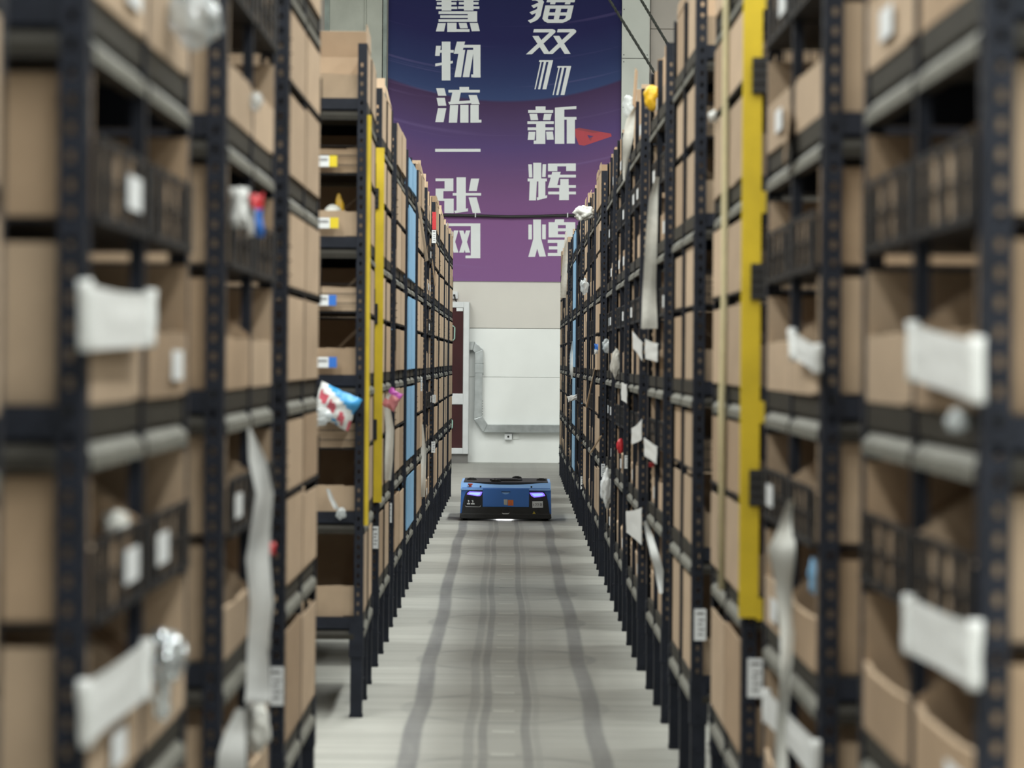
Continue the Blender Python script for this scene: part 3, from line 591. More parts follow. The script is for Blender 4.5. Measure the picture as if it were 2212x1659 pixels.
for pi, (side, zc_, a_, kind, phrase) in enumerate(PODS):
    idx = cnt[side]; cnt[side] += 1
    Yn = zc_ * S; Xf = a_ * HC
    rz = (math.pi / 2 if side == 'L' else -math.pi / 2) + (0.021 if pi == 4 else random.uniform(-0.005, 0.005))
    loc = Vector((-Xf if side == 'L' else Xf, Yn + W / 2, 0))
    extra = {'open': 'open faced bins', 'closed': 'tan carton sides', 'blue': 'sky blue bins'}[kind]
    rt = root('storage_rack', 'black slotted-angle storage rack with %s, %s' % (extra, phrase), 'rack', loc, rz, 'mobile racks lining the aisle')
    mw = Matrix.Translation(loc) @ Matrix.Rotation(rz, 4, 'Z')
    POD.append(dict(root=rt, mw=mw, side=side, X=loc.x, Yn=Yn, kind=kind, phrase=phrase, rz=rz))
    h = W / 2
    for (x, y, r) in ((-h, 0, 0), (h, 0, math.pi / 2), (h, D, math.pi), (-h, D, -math.pi / 2)):
        p = obj('corner_post', PM, rt, (x, y, 0), r); obj('leg', LM, rt, (x, y, 0), r)
    for (x, y, r) in ((0, 0, 0), (h, D / 2, math.pi / 2), (0, D, math.pi), (-h, D / 2, -math.pi / 2)):
        obj('divider_post', MM, rt, (x, y, 0), r)
    for (x, y, r) in ((0, 0, 0), (0, D, math.pi)): obj('divider_leg', MLM, rt, (x, y, 0), r)
    for li, z in enumerate(LV):
        obj('shelf_deck', DKM, rt, (0, 0, z))
        q = W / 4 - 0.009
        for sx in (-1, 1):
            obj('shelf_beam', BM, rt, (sx * q, 0, z)); obj('shelf_beam', BMD, rt, (-h, D / 2 + sx * q, z), -math.pi / 2); obj('shelf_beam', BMD, rt, (h, D / 2 + sx * q, z), math.pi / 2)
            obj('shelf_beam', BMD, rt, (sx * q, D, z), math.pi)
    tiers = BTIERS if kind == 'blue' else TIERS
    r = random.Random(100 + pi)
    for (tk, z, tname) in tiers:
        for sx in (-1, 1):
            near = (sx < 0) == (side == 'L')
            if pi == 0 and near: continue
            if kind == 'open': lx, ly, lr = sx * BX, REC.get(pi, 0.0) + r.uniform(-0.003, 0.003), 0.0
            else:
                lx, ly, lr = sx * (h - FL - 0.001), BW / 2 + REC.get(pi, 0.0) + r.uniform(-0.002, 0.002), sx * math.pi / 2
            v = r.randrange(3) if (tk, 1) in BIN else 0
            me = BIN[(('a' if sx < 0 else 'b') + tk) if (kind == 'open' and tk != 'top') else tk, v]
            ml = mw @ Matrix.Translation((lx, ly, z)) @ Matrix.Rotation(lr, 4, 'Z')
            if tk == 'up':
                obj('basket', BSK['slot' if kind == 'open' else 'wire'], rt, (lx, ly, z), lr)
            if idx >= NIND[side]:
                n = len(farmesh.v); farmesh.v += [tuple(ml @ vv.co) for vv in me.vertices]
                for f in me.polygons: farmesh.f.append(tuple(n + i for i in f.vertices)); farmesh.m.append(2 if kind == 'blue' else f.material_index)
                continue
            half = 'outer half' if near else 'wallward half'
            o = obj('pick_bin' if kind == 'open' else ('blue_bin' if kind == 'blue' else 'carton_bin'), me)
            o.matrix_world = ml
            word = {'open': 'open cardboard bin', 'closed': 'tan cardboard bin', 'blue': 'sky-blue plastic bin'}[kind]
            tag(o, '%s, %s, %s, %s' % (word, tname, half, phrase), 'bin', {'open': 'cardboard pick bins', 'closed': 'cardboard bins seen from the side', 'blue': 'sky blue bins'}[kind])
            if pi in (1, 4, 14, 15):
                o2 = obj('back_bin', me)
                if kind == 'open': m2 = Matrix.Translation((lx, D - ly, z)) @ Matrix.Rotation(math.pi, 4, 'Z')
                else: m2 = Matrix.Translation((lx, D - ly, z)) @ Matrix.Rotation(lr, 4, 'Z')
                o2.matrix_world = mw @ m2
                tag(o2, 'back-row cardboard bin, %s, %s, %s' % (tname, half, phrase), 'bin', 'cardboard bins behind the front row')
            if kind == 'open' and tk != 'top':
                qs = (-0.45, 0.0, 0.45) if r.random() < 0.5 else (-0.3, 0.33)
                CELLS[pi, z, sx] = (lx, ly, [-BW / 2 + 0.004] + [q_ * BW * 0.5 for q_ in qs] + [BW / 2 - 0.004])
                for q_ in qs:
                    obj('partition', PART[tk], o, (q_ * BW * 0.5, 0, 0))
            if kind == 'open' and r.random() < 0.35:
                obj('bin_label', LABM, o, (r.uniform(-0.12, 0.12), -0.0084 if tk == 'up' else -0.006, 0.025))
farmesh_o = obj('far_bins', farmesh.mesh('far_bins', ['card', 'cardcut', 'bluebin'])); tag(farmesh_o, 'small distant cardboard bins filling racks nearest the end wall', 'bins', None, 'stuff')  # also holds the bins of the added row

# ------------------------------------------------------------------ robot
def build_robot():
    k = 0.442e-3
    def q(x, y): return ((x - 1120) * k, (1245 - y) * k)
    base = on_y(1092, 1125, 2.87 * S); base.z = 0
    rb = root('transport_robot', 'low blue and black transport robot with glowing headlights driving down the aisle', 'robot', base)
    Ld = 0.93
    def plate(name, polys, y0, y1, mat, bev=0, parent=rb):
        mb = MB()
        for p in (polys if isinstance(polys[0], list) else [polys]): mb.prism([q(*c) for c in p], 'y', y0, y1)
        o = obj(name, mb.mesh(name, mat), parent)
        if bev: bevelled(o, bev)
        return o
    plate('bumper', [(274, 1190), (286, 1110), (1955, 1110), (1966, 1190), (1930, 1206), (310, 1206)], -0.006, Ld, 'rblack', 0.006)
    plate('shell', [(284, 1118), (302, 660), (318, 640), (1935, 640), (1950, 660), (1962, 1118)], 0.012, Ld - 0.01, 'rblue', 0.004)
    # sloped sky-blue hood
    mb = MB(); zf = (1245 - 656) * k; xw = 0.366
    nx, ny = 16, 8
    def hz(x, y):
        e = min(1.0, y / 0.17, (Ld - y) / 0.10); e = e * e * (3 - 2 * e) * 0.5 + e * 0.5
        return zf + (0.030 + 0.014 * min(1, abs(x / xw) * 1.25) ** 2) * max(0, e)
    ys = [0, 0.03, 0.06, 0.09, 0.12, 0.15, 0.18, Ld - 0.12, Ld - 0.06, Ld]; xs_ = [-xw + 2 * xw * i / nx for i in range(nx + 1)]
    for i in range(nx):
        for j in range(len(ys) - 1):
            mb.quad(*[(x, y, hz(x, y)) for x, y in ((xs_[i], ys[j]), (xs_[i + 1], ys[j]), (xs_[i + 1], ys[j + 1]), (xs_[i], ys[j + 1]))])
        mb.quad((xs_[i], 0, zf - 0.012), (xs_[i + 1], 0, zf - 0.012), (xs_[i + 1], 0, zf), (xs_[i], 0, zf))
    for sx in (-xw, xw):
        for j in range(len(ys) - 1): mb.quad((sx, ys[j], zf - 0.012), (sx, ys[j + 1], zf - 0.012), (sx, ys[j + 1], hz(sx, ys[j + 1])), (sx, ys[j], hz(sx, ys[j])))
    obj('hood', mb.mesh('hood', 'rlight'), rb)
    pts = [(-0.345 + 0.69 * i / 12, 0.165 - 0.02 * math.cos((i / 12 - 0.5) * math.pi)) for i in range(13)] + [(0.345, Ld - 0.08), (-0.345, Ld - 0.08)]
    mb = MB(); mb.prism(pts, 'z', zf + 0.030, zf + 0.047); obj('top_plate', mb.mesh('top_plate', 'rblack'), rb)
    zt = zf + 0.047
    mb = MB(); mb.cyl((0.0, 0.46), 'z', 0.135, zt - 0.001, zt + 0.010, 40); mb.cyl((0, 0.46), 'z', 0.10, zt, zt + 0.016, 32); obj('lift_plate', mb.mesh('lift_plate', 'rblack'), rb)
    for x, y in ((-0.285, 0.50), (-0.08, 0.24), (0.092, 0.82), (0.295, 0.50)):
        mb = MB(); prof = [(0.042, 0), (0.042, 0.006), (0.03, 0.014), (0.012, 0.018)]
        for (r0, h0), (r1, h1) in zip(prof, prof[1:]): mb.cyl((x, y), 'z', max(r0, r1) if h0 == 0 else (r0 + r1) / 2, zt + h0 - 0.001, zt + h1, 24)
        pd = obj('pad', mb.mesh('pad', 'rblack'), rb)
        mb = MB(); mb.cyl((x + 0.002, y - 0.01), 'z', 0.010, zt + 0.014, zt + 0.0195, 12); obj('pad_stud', mb.mesh('pad_stud', 'silver'), pd)
    # front fascia
    plate('fascia', [[(310, 1150), (322, 1040), (340, 910), (362, 800), (384, 735), (420, 700), (460, 690), (700, 690), (700, 990), (1550, 990), (1550, 700), (1800, 700), (1842, 720), (1872, 770), (1895, 880), (1915, 1010), (1935, 1150)]], 0.0, 0.03, 'rblack')
    plate('front_panel', [(697, 652), (1549, 652), (1549, 986), (697, 986)], -0.004, 0.02, 'rblue', 0.002)
    g_ = plate('grip_recess', [(1035, 706), (1208, 706), (1180, 735), (1150, 752), (1120, 757), (1090, 752), (1060, 735)], -0.0055, 0.0, 'rlight')
    plate('grip_painted_shadow', [(1035, 704), (1208, 704), (1200, 718), (1045, 718)], -0.0062, 0.0, 'rscreen')  # dark plate painting the shade under the grip's upper edge
    for pts, core, lab in (([(405, 762), (425, 728), (455, 708), (690, 712), (672, 765), (645, 792), (600, 795), (500, 776)], [(440, 755), (465, 730), (660, 728), (640, 768), (600, 776), (510, 762)], ''),
                      ([(1556, 722), (1800, 718), (1828, 740), (1845, 780), (1740, 800), (1640, 808), (1590, 780)], [(1590, 738), (1790, 734), (1812, 765), (1730, 782), (1650, 788), (1615, 765)], '')):
        h = plate('headlight', pts, -0.006, 0.005, 'rled'); h['label'] = 'glowing violet-blue headlight'
        plate('headlight_core', core, -0.0075, -0.004, 'rledc', 0, h)
    sc1 = plate('display', [(400, 800), (640, 805), (660, 830), (662, 950), (640, 978), (395, 974), (372, 950)], -0.004, 0.005, 'rscreen')
    plate('display_trim', [(372, 962), (395, 982), (640, 986), (665, 958), (658, 985), (640, 994), (390, 990)], -0.006, 0.005, 'alu', 0, sc1)
    plate('display_icons', [[(425, 868), (445, 868), (455, 885), (425, 885)], [(428, 890), (452, 890), (448, 910), (432, 910)], [(495, 870), (525, 870), (525, 885), (500, 885)], [(505, 890), (528, 890), (530, 905), (510, 912)],
                            [(410, 920), (468, 920), (468, 945), (410, 945)], [(484, 920), (548, 920), (550, 945), (484, 945)]], -0.0055, -0.003, 'white', 0, sc1)
    pn = plate('number_label', [(1608, 880), (1803, 876), (1807, 996), (1612, 1000)], -0.005, 0.005, 'white'); pn['label'] = 'white number label'
    t = 9
    def bar(x0, y0, x1, y1, w_=t):
        dx, dy = x1 - x0, y1 - y0; L = math.hypot(dx, dy); nx, ny = -dy / L * w_ / 2, dx / L * w_ / 2
        return [(x0 + nx, y0 + ny), (x1 + nx, y1 + ny), (x1 - nx, y1 - ny), (x0 - nx, y0 - ny)]
    plate('number_print', [bar(1640, 920, 1632, 945), bar(1632, 943, 1642, 970), bar(1660, 922, 1686, 922), bar(1684, 920, 1674, 968), bar(1698, 922, 1724, 922), bar(1722, 920, 1712, 968), bar(1734, 944, 1742, 944, 10), bar(1748, 922, 1768, 922), bar(1766, 920, 1758, 966),
                            bar(1774, 916, 1784, 942), bar(1784, 940, 1774, 970)], -0.0062, -0.004, 'ink', 0, pn)
    plate('warning_sticker', [(1642, 1062), (1674, 1118), (1612, 1118)], -0.003, 0.005, 'yelink')
    plate('warning_mark', [bar(1643, 1078, 1643, 1100, 7), bar(1630, 1108, 1656, 1108, 6)], -0.004, 0.0, 'ink')
    plate('sensor_window', [(1700, 1040), (1735, 1040), (1742, 1075), (1730, 1110), (1700, 1110), (1690, 1075)], -0.003, 0.005, 'rscreen')
    st = plate('orange_sticker', [(1160, 858), (1262, 858), (1262, 962), (1160, 962)], -0.0052, 0.0, 'orange')
    plate('sticker_print', [bar(1212, 878, 1190, 925, 5), bar(1212, 878, 1236, 925, 5), bar(1188, 927, 1238, 927, 5), bar(1190, 942, 1238, 942, 5)], -0.006, -0.004, 'estop', 0, st)
    plate('paper_sticker', [(1085, 848), (1153, 848), (1150, 950), (1088, 946)], -0.005, 0.0, 'tag')
    plate('charge_port', [(1045, 1050), (1060, 1030), (1178, 1030), (1195, 1050), (1192, 1085), (1170, 1098), (1068, 1098), (1048, 1085)], -0.003, 0.005, 'rscreen')
    plate('port_rim', [(1050, 1090), (1070, 1102), (1170, 1102), (1192, 1088), (1180, 1112), (1160, 1120), (1080, 1120), (1062, 1112)], -0.006, 0.003, 'alu')
    for x in (655, 1592):
        p = q(x, 622); mb = MB(); mb.cyl((p[0], 0.05), 'z', 0.007, zf + 0.005, zf + 0.022, 10); obj('bolt_hole', mb.mesh('bolt_hole', 'rscreen'), rb)
    px = q(465, 580)[0]; mb = MB(); mb.cyl((px, 0.055), 'z', 0.011, zf + 0.01, zf + 0.026, 16); mb.cyl((px, 0.055), 'z', 0.019, zf + 0.026, zf + 0.038, 20); e = obj('emergency_button', mb.mesh('emergency_button', 'estop'), rb); e['label'] = 'red mushroom emergency stop button'
    for x in (370, 843, 1352, 1870):
        c = (q(x, 0)[0]); big = 843 <= x <= 1352
        for yy in ((0.46,) if big else (0.10, 0.82)):
            mb = MB(); rr = 0.055 if big else 0.032
            mb.cyl((yy, rr), 'x', rr, c - (0.026 if big else 0.016), c + (0.026 if big else 0.016), 24); obj('wheel', mb.mesh('wheel', 'black'), rb)
    d = bpy.data.lights.new('robot_underlight', 'AREA'); d.size = 0.12; d.energy = 0.6; d.color = (0.95, 0.97, 1.0)
    lo = bpy.data.objects.new('robot_underlight', d); COL.objects.link(lo); lo.parent = rb; lo.location = (-0.01, 0.16, 0.0155)
build_robot()
# floor marker stickers
for i in range(16):
    zc_ = 1.172 + 0.0722 * i
    if zc_ > 2.8: break
    mb = MB(); mb.box(-0.04, 0.04, -0.03, 0.03, 0, 0.0012)
    o = obj('floor_marker', mb.mesh('floor_marker', 'tag'), None, (-0.02, zc_ * S, 0.0))
    tag(o, 'small pale marker sticker on floor between the wheel tracks', 'sticker', 'floor marker stickers along the lane')

# ------------------------------------------------------------------ fittings on the racks
def part_world(name, mb, mat, pod):
    inv = pod['mw'].inverted(); mb.v = [tuple(inv @ Vector(v)) for v in mb.v]
    return obj(name, mb.mesh(name, mat), pod['root'])
def yellow_bar(pod, facing=True):
    s = -1 if pod['side'] == 'L' else 1; X = abs(pod['X']); Y = pod['Yn']
    mb = MB()
    def bx(x0, x1, y0, y1, z0, z1): mb.box(*sorted((s * x0, s * x1)), y0, y1, z0, z1)
    if facing: bx(X - 0.012, X + 0.034, Y - 0.014, Y - 0.001, 0.70, 2.205)
    else: bx(X - 0.024, X - 0.006, Y + 0.012, Y + 0.05, 0.70, 2.20)
    o = part_world('yellow_guard_bar', mb, 'yellow', pod); o['label'] = 'bright yellow vertical guard bar'
    if facing:
        for z in (0.72, 1.19, 1.69, 2.175):
            mb = MB(); bx(X + 0.030, X + 0.060, Y - 0.013, Y - 0.002, z - 0.026, z + 0.026); part_world('yellow_tab', mb, 'yellow', pod)
        for z in (1.01, 1.50, 1.99):
            mb = MB(); bx(X + 0.010, X + 0.048, Y - 0.022, Y - 0.001, z - 0.043, z + 0.043)
            for i in range(4): bx(X + 0.010, X + 0.048, Y - 0.025, Y - 0.021, z - 0.040 + i * 0.022, z - 0.028 + i * 0.022)
            part_world('black_clip', mb, 'black', pod)
A_, B_, C_, D_, E_, F_, G_, H_, I_, J_, K_ = POD[:11]
R = POD[14:31]
yellow_bar(R[2]); yellow_bar(F_); yellow_bar(E_, False)
def post_label(pod, x0, y0, x1, y1, mats=('white',), name='post_label', dy=0.005, marks=True):
    Y = pod['Yn'] - dy
    a, b = on_y(x0, y0, Y), on_y(x1, y1, Y); mb = MB(); mb.box(min(a.x, b.x), max(a.x, b.x), Y - 0.001, Y + dy, min(a.z, b.z), max(a.z, b.z))
    o = part_world(name, mb, mats[0], pod)
    if marks:
        mb = MB(); h = (a.z - b.z); xm = sorted((a.x, b.x)); wd = xm[1] - xm[0]
        for t0, t1, u0, u1 in ((0.10, 0.16, 0.2, 0.8), (0.32, 0.36, 0.35, 0.85), (0.46, 0.50, 0.3, 0.7), (0.62, 0.66, 0.35, 0.85), (0.78, 0.82, 0.3, 0.75)):
            mb.box(xm[0] + u0 * wd, xm[0] + u1 * wd, Y - 0.002, Y, a.z - t1 * h, a.z - t0 * h)
        part_world('label_print', mb, 'ink', pod)
    return o
post_label(D_, 580, 1441, 612, 1524); post_label(F_, 803, 1137, 817, 1185); post_label(G_, 836, 1087, 846, 1129)
post_label(R[3], 1500, 1316, 1525, 1384); post_label(R[2], 1615, 1423, 1648, 1507)
post_label(K_, 933, 497, 942, 525); post_label(K_, 934, 458, 942, 496, ('red',), 'red_marker', marks=False)
post_label(J_, 934, 853, 941, 870); post_label(J_, 932, 954, 940, 978); post_label(I_, 909, 815, 912, 845)
for i in (6, 8, 11, 13): 
    p = R[i]; x = VPX + p['X'] * FPX / p['Yn']; post_label(p, x + 1, 930 + 9 * i, x + 9, 958 + 9 * i)
# two-tone bin labels on the open end of the rack past the vacant slot
for (x0, y0, x1, y1, m) in ((684, 336, 728, 360, 'yelink'), (683, 470, 731, 493, 'yelink'), (683, 637, 726, 660, 'blueink'), (682, 771, 727, 794, 'blueink')):
    Y = E_['Yn'] - 0.014
    xm = x0 + (x1 - x0) * 0.62
    for xa_, xb_, mm, nm in ((x0 - 10, xm, 'white', 'bin_label'), (xm, x1, m, 'bin_label_flag')):
        a, b = on_y(xa_, y0, Y), on_y(xb_, y1, Y); mb = MB(); mb.box(a.x, b.x, Y - 0.002, Y + 0.012, b.z, a.z); part_world(nm, mb, mm, E_)
    mb = MB(); a, b = on_y(x0, y0, Y), on_y(xm, y1, Y)
    for t in (0.25, 0.40): mb.box(a.x + 0.01, b.x - 0.006, Y - 0.003, Y, a.z - (t + 0.07) * (a.z - b.z), a.z - t * (a.z - b.z))
    part_world('label_print', mb, 'ink', E_)
# ------------------------------------------------------------------ loose goods
def crumple_mesh(name, sx, sy, sz, mat, seed, rough=0.38, flat=True):
    bm = bmesh.new(); bmesh.ops.create_icosphere(bm, subdivisions=4, radius=1.0)
    off = Vector((seed * 3.7, seed * 1.3, -seed * 2.1))
    for v in bm.verts:
        p = v.co.copy(); n = noise.noise(p * 1.6 + off) * 0.9 + abs(noise.noise(p * 3.3 + off)) * 0.8 - 0.35 * abs(noise.noise(p * 7.0 + off))
        q = p * (1 + rough * n); v.co = Vector((q.x * sx, q.y * sy, q.z * sz))
    me = bpy.data.meshes.new(name); bm.to_mesh(me); bm.free(); me.materials.append(M[mat])
    if not flat: me.polygons.foreach_set('use_smooth', [True] * len(me.polygons))
    return me
def pillow_mesh(name, w_, h_, t_, mats, seed, bands=None):
    n, m = 18, 14; mb = MB(); off = Vector((seed, seed * 2.3, 0.5))
    def P(i, j, s):
        u, v = 2 * i / n - 1, 2 * j / m - 1
        k = max(0.0, (1 - u ** 4) * (1 - v ** 4))
        wob = noise.noise(Vector((u * 2.2, v * 2.2, s)) + off)
        return (u * w_ / 2 * (1 - 0.10 * (1 - abs(v)) ) + 0.004 * wob, s * (t_ / 2 * k * (1 + 0.5 * wob)) + 0.2 * t_ * noise.noise(Vector((u * 1.5, v * 1.5, 9)) + off), v * h_ / 2 * (1 - 0.08 * (1 - abs(u))) + 0.006 * noise.noise(Vector((u * 3, v * 3, 4)) + off))
    for s in (-1, 1):
        for i in range(n):
            for j in range(m):
                mi = bands((i + .5) / n, (j + .5) / m) if bands else 0
                mb.quad(P(i, j, s), P(i + 1, j, s), P(i + 1, j + 1, s), P(i, j + 1, s), mi)
    me = mb.mesh(name, mats); bm = bmesh.new(); bm.from_mesh(me); bmesh.ops.remove_doubles(bm, verts=bm.verts, dist=1e-5); bmesh.ops.recalc_face_normals(bm, faces=bm.faces); bm.to_mesh(me); bm.free()
    me.polygons.foreach_set('use_smooth', [True] * len(me.polygons)); return me
seedc = [1]; SETTLE = []
def depth_of(pod, px):
    """depth along the pod's aisle face for a pixel column"""
    dx = px - VPX; Y = pod['X'] * FPX / dx; return max(pod['Yn'] + 0.05, min(pod['Yn'] + W - 0.05, Y))
def loose(name, label, cat, pod, x0, y0, x1, y1, mat, kind='crumple', dep=None, rot=(0, 0, 0), group=None, bands=None, Y=None, dx=0.0, rough=0.38, hang=True):
    cx, cy = (x0 + x1) / 2, (y0 + y1) / 2
    if Y is None: Y = depth_of(pod, cx)
    a, b, c = on_y(x0, y0, Y), on_y(x1, y1, Y), on_y(cx, cy, Y)
    w_, h_ = abs(b.x - a.x), abs(a.z - b.z); seedc[0] += 1
    if kind == 'crumple': me = crumple_mesh(name, w_ * 0.52, (dep or w_) * 0.5, h_ * 0.52, mat, seedc[0], rough, mat == 'foil')
    else: me = pillow_mesh(name, w_, h_, dep or 0.03, mat if isinstance(mat, list) else [mat], seedc[0], bands)
    o = obj(name, me); o.location = c + Vector((dx, 0, 0)); o.rotation_euler = rot
    SETTLE.append((o, pod)) if hang else None
    return tag(o, label, cat, group)
def ribbon(name, label, cat, pts, Y, mat, group=None, thick=0.0015, sway=0.02):
    """pts: (px, py, width px); a hanging strip facing along the aisle"""
    mb = MB(); rows = []; n = len(pts); fine = []
    for i in range(n - 1):
        for t in range(5):
            f = t / 5; fine.append(tuple(pts[i][k] * (1 - f) + pts[i + 1][k] * f for k in range(3)))
    fine.append(pts[-1])
    for i, (px, py, wd) in enumerate(fine):
        yy = Y + sway * math.sin(i * 0.45); row = []
        for u in (-0.5, -0.25, 0, 0.25, 0.5):
            q = on_y(px + u * wd, py, Y); row.append(Vector((q.x, yy + 0.004 * math.sin(u * 5 + i * 0.25), q.z)))
        rows.append(row)
    for s in (0, thick):
        for i in range(len(rows) - 1):
            for j in range(4):
                a, b, c, d = rows[i][j], rows[i][j + 1], rows[i + 1][j + 1], rows[i + 1][j]
                mb.quad(*[(p.x, p.y + s, p.z) for p in (a, b, c, d)])
    me = mb.mesh(name, mat); bm = bmesh.new(); bm.from_mesh(me); bmesh.ops.remove_doubles(bm, verts=bm.verts, dist=1e-5); bmesh.ops.recalc_face_normals(bm, faces=bm.faces); bm.to_mesh(me); bm.free()
    me.polygons.foreach_set('use_smooth', [True] * len(me.polygons))
    return tag(obj(name, me), label, cat, group)
def guard(label, pod, tl, tr, bl_, br_, mat='foam', hems=True, name='foam_sheet', out=0.022, cat='sheet'):
    """a thin sheet spanning the aisle face of a rack between two posts"""
    s = -1 if pod['side'] == 'L' else 1; X = pod['X'] - s * out
    c = [on_x(*p, X) for p in (tl, tr, bl_, br_)]
    n, m = 12, 8; mb = MB(); seedc[0] += 1; off = Vector((seedc[0] * 1.7, 0, 0))
    def P(i, j):
        u, v = i / n, j / m; p = c[0].lerp(c[1], u).lerp(c[2].lerp(c[3], u), v)
        p.z -= 0.004 * math.sin(math.pi * u) * (1 - v); p.x += s * (0.003 * math.sin(math.pi * u) + 0.002 * noise.noise(Vector((u * 3, v * 3, 0)) + off)); return p
    for d in (0, 0.002):
        for i in range(n):
            for j in range(m): mb.quad(*[(q.x + s * d, q.y, q.z) for q in (P(i, j), P(i + 1, j), P(i + 1, j + 1), P(i, j + 1))])
    me = mb.mesh(name, mat, True); bm = bmesh.new(); bm.from_mesh(me); bmesh.ops.remove_doubles(bm, verts=bm.verts, dist=1e-5); bmesh.ops.recalc_face_normals(bm, faces=bm.faces); bm.to_mesh(me); bm.free()
    o = tag(obj(name, me), label, cat)
    if hems:
        for i in (0, n):
            mb = MB(); pts = [P(i, j) for j in range(m + 1)]; pts[0] = pts[0] + Vector((0, 0, 0.004)); mb.tube([tuple(p) for p in pts], 0.009, 8); obj('rolled_hem', mb.mesh('rolled_hem', mat, True), o)
    return o
guard('white foam sheet with rolled hems standing in third shelf, third rack before vacant slot', B_, (184, 612), (326, 632), (186, 757), (322, 748))
guard('white ribbed foam sheet sagging over bottom-shelf bin, third rack before vacant slot', B_, (182, 1478), (316, 1386), (186, 1612), (312, 1512))
guard('white foam sheet across third shelf bin, second rack before yellow bar', R[0], (1972, 700), (2112, 735), (1974, 822), (2112, 872))
guard('white foam sheet leaning over lower bins, second rack before yellow bar', R[0], (1964, 1290), (2106, 1348), (1964, 1412), (2104, 1488))
guard('small white foam sheet above third shelf bin, rack just before yellow bar', R[1], (1712, 716), (1764, 748), (1716, 775), (1763, 806))
guard('white foam sheet drooping beside bottom bins, rack just before yellow bar', R[1], (1656, 1492), (1762, 1604), (1656, 1562), (1760, 1690))
guard('white pouch hanging over third shelf, wallward half, second rack past yellow bar', R[4], (1393, 732), (1420, 742), (1394, 775), (1420, 782), hems=False, name='white_pouch', cat='pouch')
guard('white pouch hanging over second shelf, second rack past yellow bar', R[4], (1391, 945), (1419, 965), (1392, 985), (1418, 1003), hems=False, name='white_pouch', cat='pouch')
guard('torn white sheet over third shelf, third rack past yellow bar', R[5], (1366, 716), (1387, 740), (1367, 752), (1387, 780), hems=False, name='torn_sheet')
guard('crumpled white sheet over second shelf, third rack past yellow bar', R[5], (1364, 925), (1386, 905), (1364, 960), (1386, 950), hems=False, name='torn_sheet')
guard('white sheet hanging on second shelf, fourth rack past yellow bar', R[6], (1342, 826), (1354, 830), (1342, 864), (1354, 872), hems=False, name='torn_sheet')
guard('white sheet crumpled over bottom bin, third rack past yellow bar', R[5], (1352, 1104), (1386, 1096), (1353, 1150), (1386, 1178), hems=False, name='torn_sheet')
Yc = depth_of(C_, 560)
ribbon('packing_film', 'long white packing film strip hanging from second rack before vacant slot', 'film', [(539, 935, 6), (556, 1000, 36), (572, 1070, 36), (562, 1150, 42), (556, 1210, 50), (566, 1300, 48), (556, 1400, 44), (558, 1490, 52), (556, 1510, 54)], Yc - 0.12, 'foam', sway=0.006)
ribbon('packing_film', 'grey-white film strip trailing down, rack just before yellow bar', 'film', [(1708, 1090, 8), (1700, 1150, 34), (1686, 1190, 56), (1694, 1260, 36), (1702, 1360, 30), (1694, 1460, 22), (1690, 1560, 22), (1688, 1665, 26)], depth_of(R[1], 1690) - 0.1, 'film')
ribbon('cloth_strip', 'long pale cloth strip hanging beside second rack past yellow bar', 'cloth', [(1420, 380, 8), (1412, 430, 20), (1406, 520, 26), (1404, 600, 28), (1403, 660, 32), (1402, 712, 36)], R[4]['Yn'] + 0.30, 'cloth')
ribbon('cloth_strip', 'pale cloth strip hanging at wallward end of duct row', 'cloth', [(1223, 505, 4), (1221, 560, 10), (1218, 610, 12), (1217, 640, 12)], R[15]['Yn'] + 0.1, 'cloth')
ribbon('packing_film', 'white film strip slanting from bottom shelf, second rack past yellow bar', 'film', [(1394, 1128, 6), (1404, 1160, 14), (1414, 1200, 18), (1424, 1232, 18), (1428, 1280, 8)], R[4]['Yn'] + 0.2, 'foam')
ribbon('cloth_strip', 'white cloth strip hanging from top shelf corner, fourth rack past yellow bar', 'cloth', [(1370, 240, 4), (1362, 262, 16), (1356, 300, 20), (1352, 340, 12), (1350, 380, 4)], R[6]['Yn'] + 0.4, 'cloth')
ribbon('packing_film', 'pale film strip hanging low, first rack past blue', 'film', [(912, 915, 4), (915, 980, 12), (914, 1040, 12), (913, 1075, 10)], I_['Yn'] + 0.5, 'film')
ribbon('packing_film', 'greyish film hanging beside second rack past vacant slot', 'film', [(836, 885, 12), (842, 930, 16), (840, 990, 16), (838, 1030, 12)], G_['Yn'] + 0.006, 'film', sway=0.008)
ribbon('packing_film', 'pale film strip dangling on third shelf, blue rack of duct row', 'film', [(1238, 735, 4), (1235, 765, 8), (1234, 800, 8), (1236, 820, 4)], R[12]['Yn'] - 0.1, 'film')
ribbon('packing_film', 'white film sheet drooping at bottom shelf, second rack before vacant slot', 'film', [(518, 1535, 16), (508, 1580, 40), (503, 1625, 58), (500, 1670, 62)], depth_of(C_, 520) - 0.06, 'foam', sway=0.006)
s_ = R[2]; xx = s_['X']
mb = MB(); mb.tube([(xx - 0.012, s_['Yn'] + W / 2, 2.44), (xx - 0.010, s_['Yn'] + W / 2 - 0.004, 2.2), (xx - 0.009, s_['Yn'] + W / 2, 1.5), (xx - 0.014, s_['Yn'] + W / 2 - 0.01, 1.2), (xx - 0.010, s_['Yn'] + W / 2, 0.72)], 0.010, 6)
tag(obj('packing_strap', mb.mesh('packing_strap', 'strap', True)), 'cream packing strap running down middle of yellow-barred rack, duct row', 'strap')
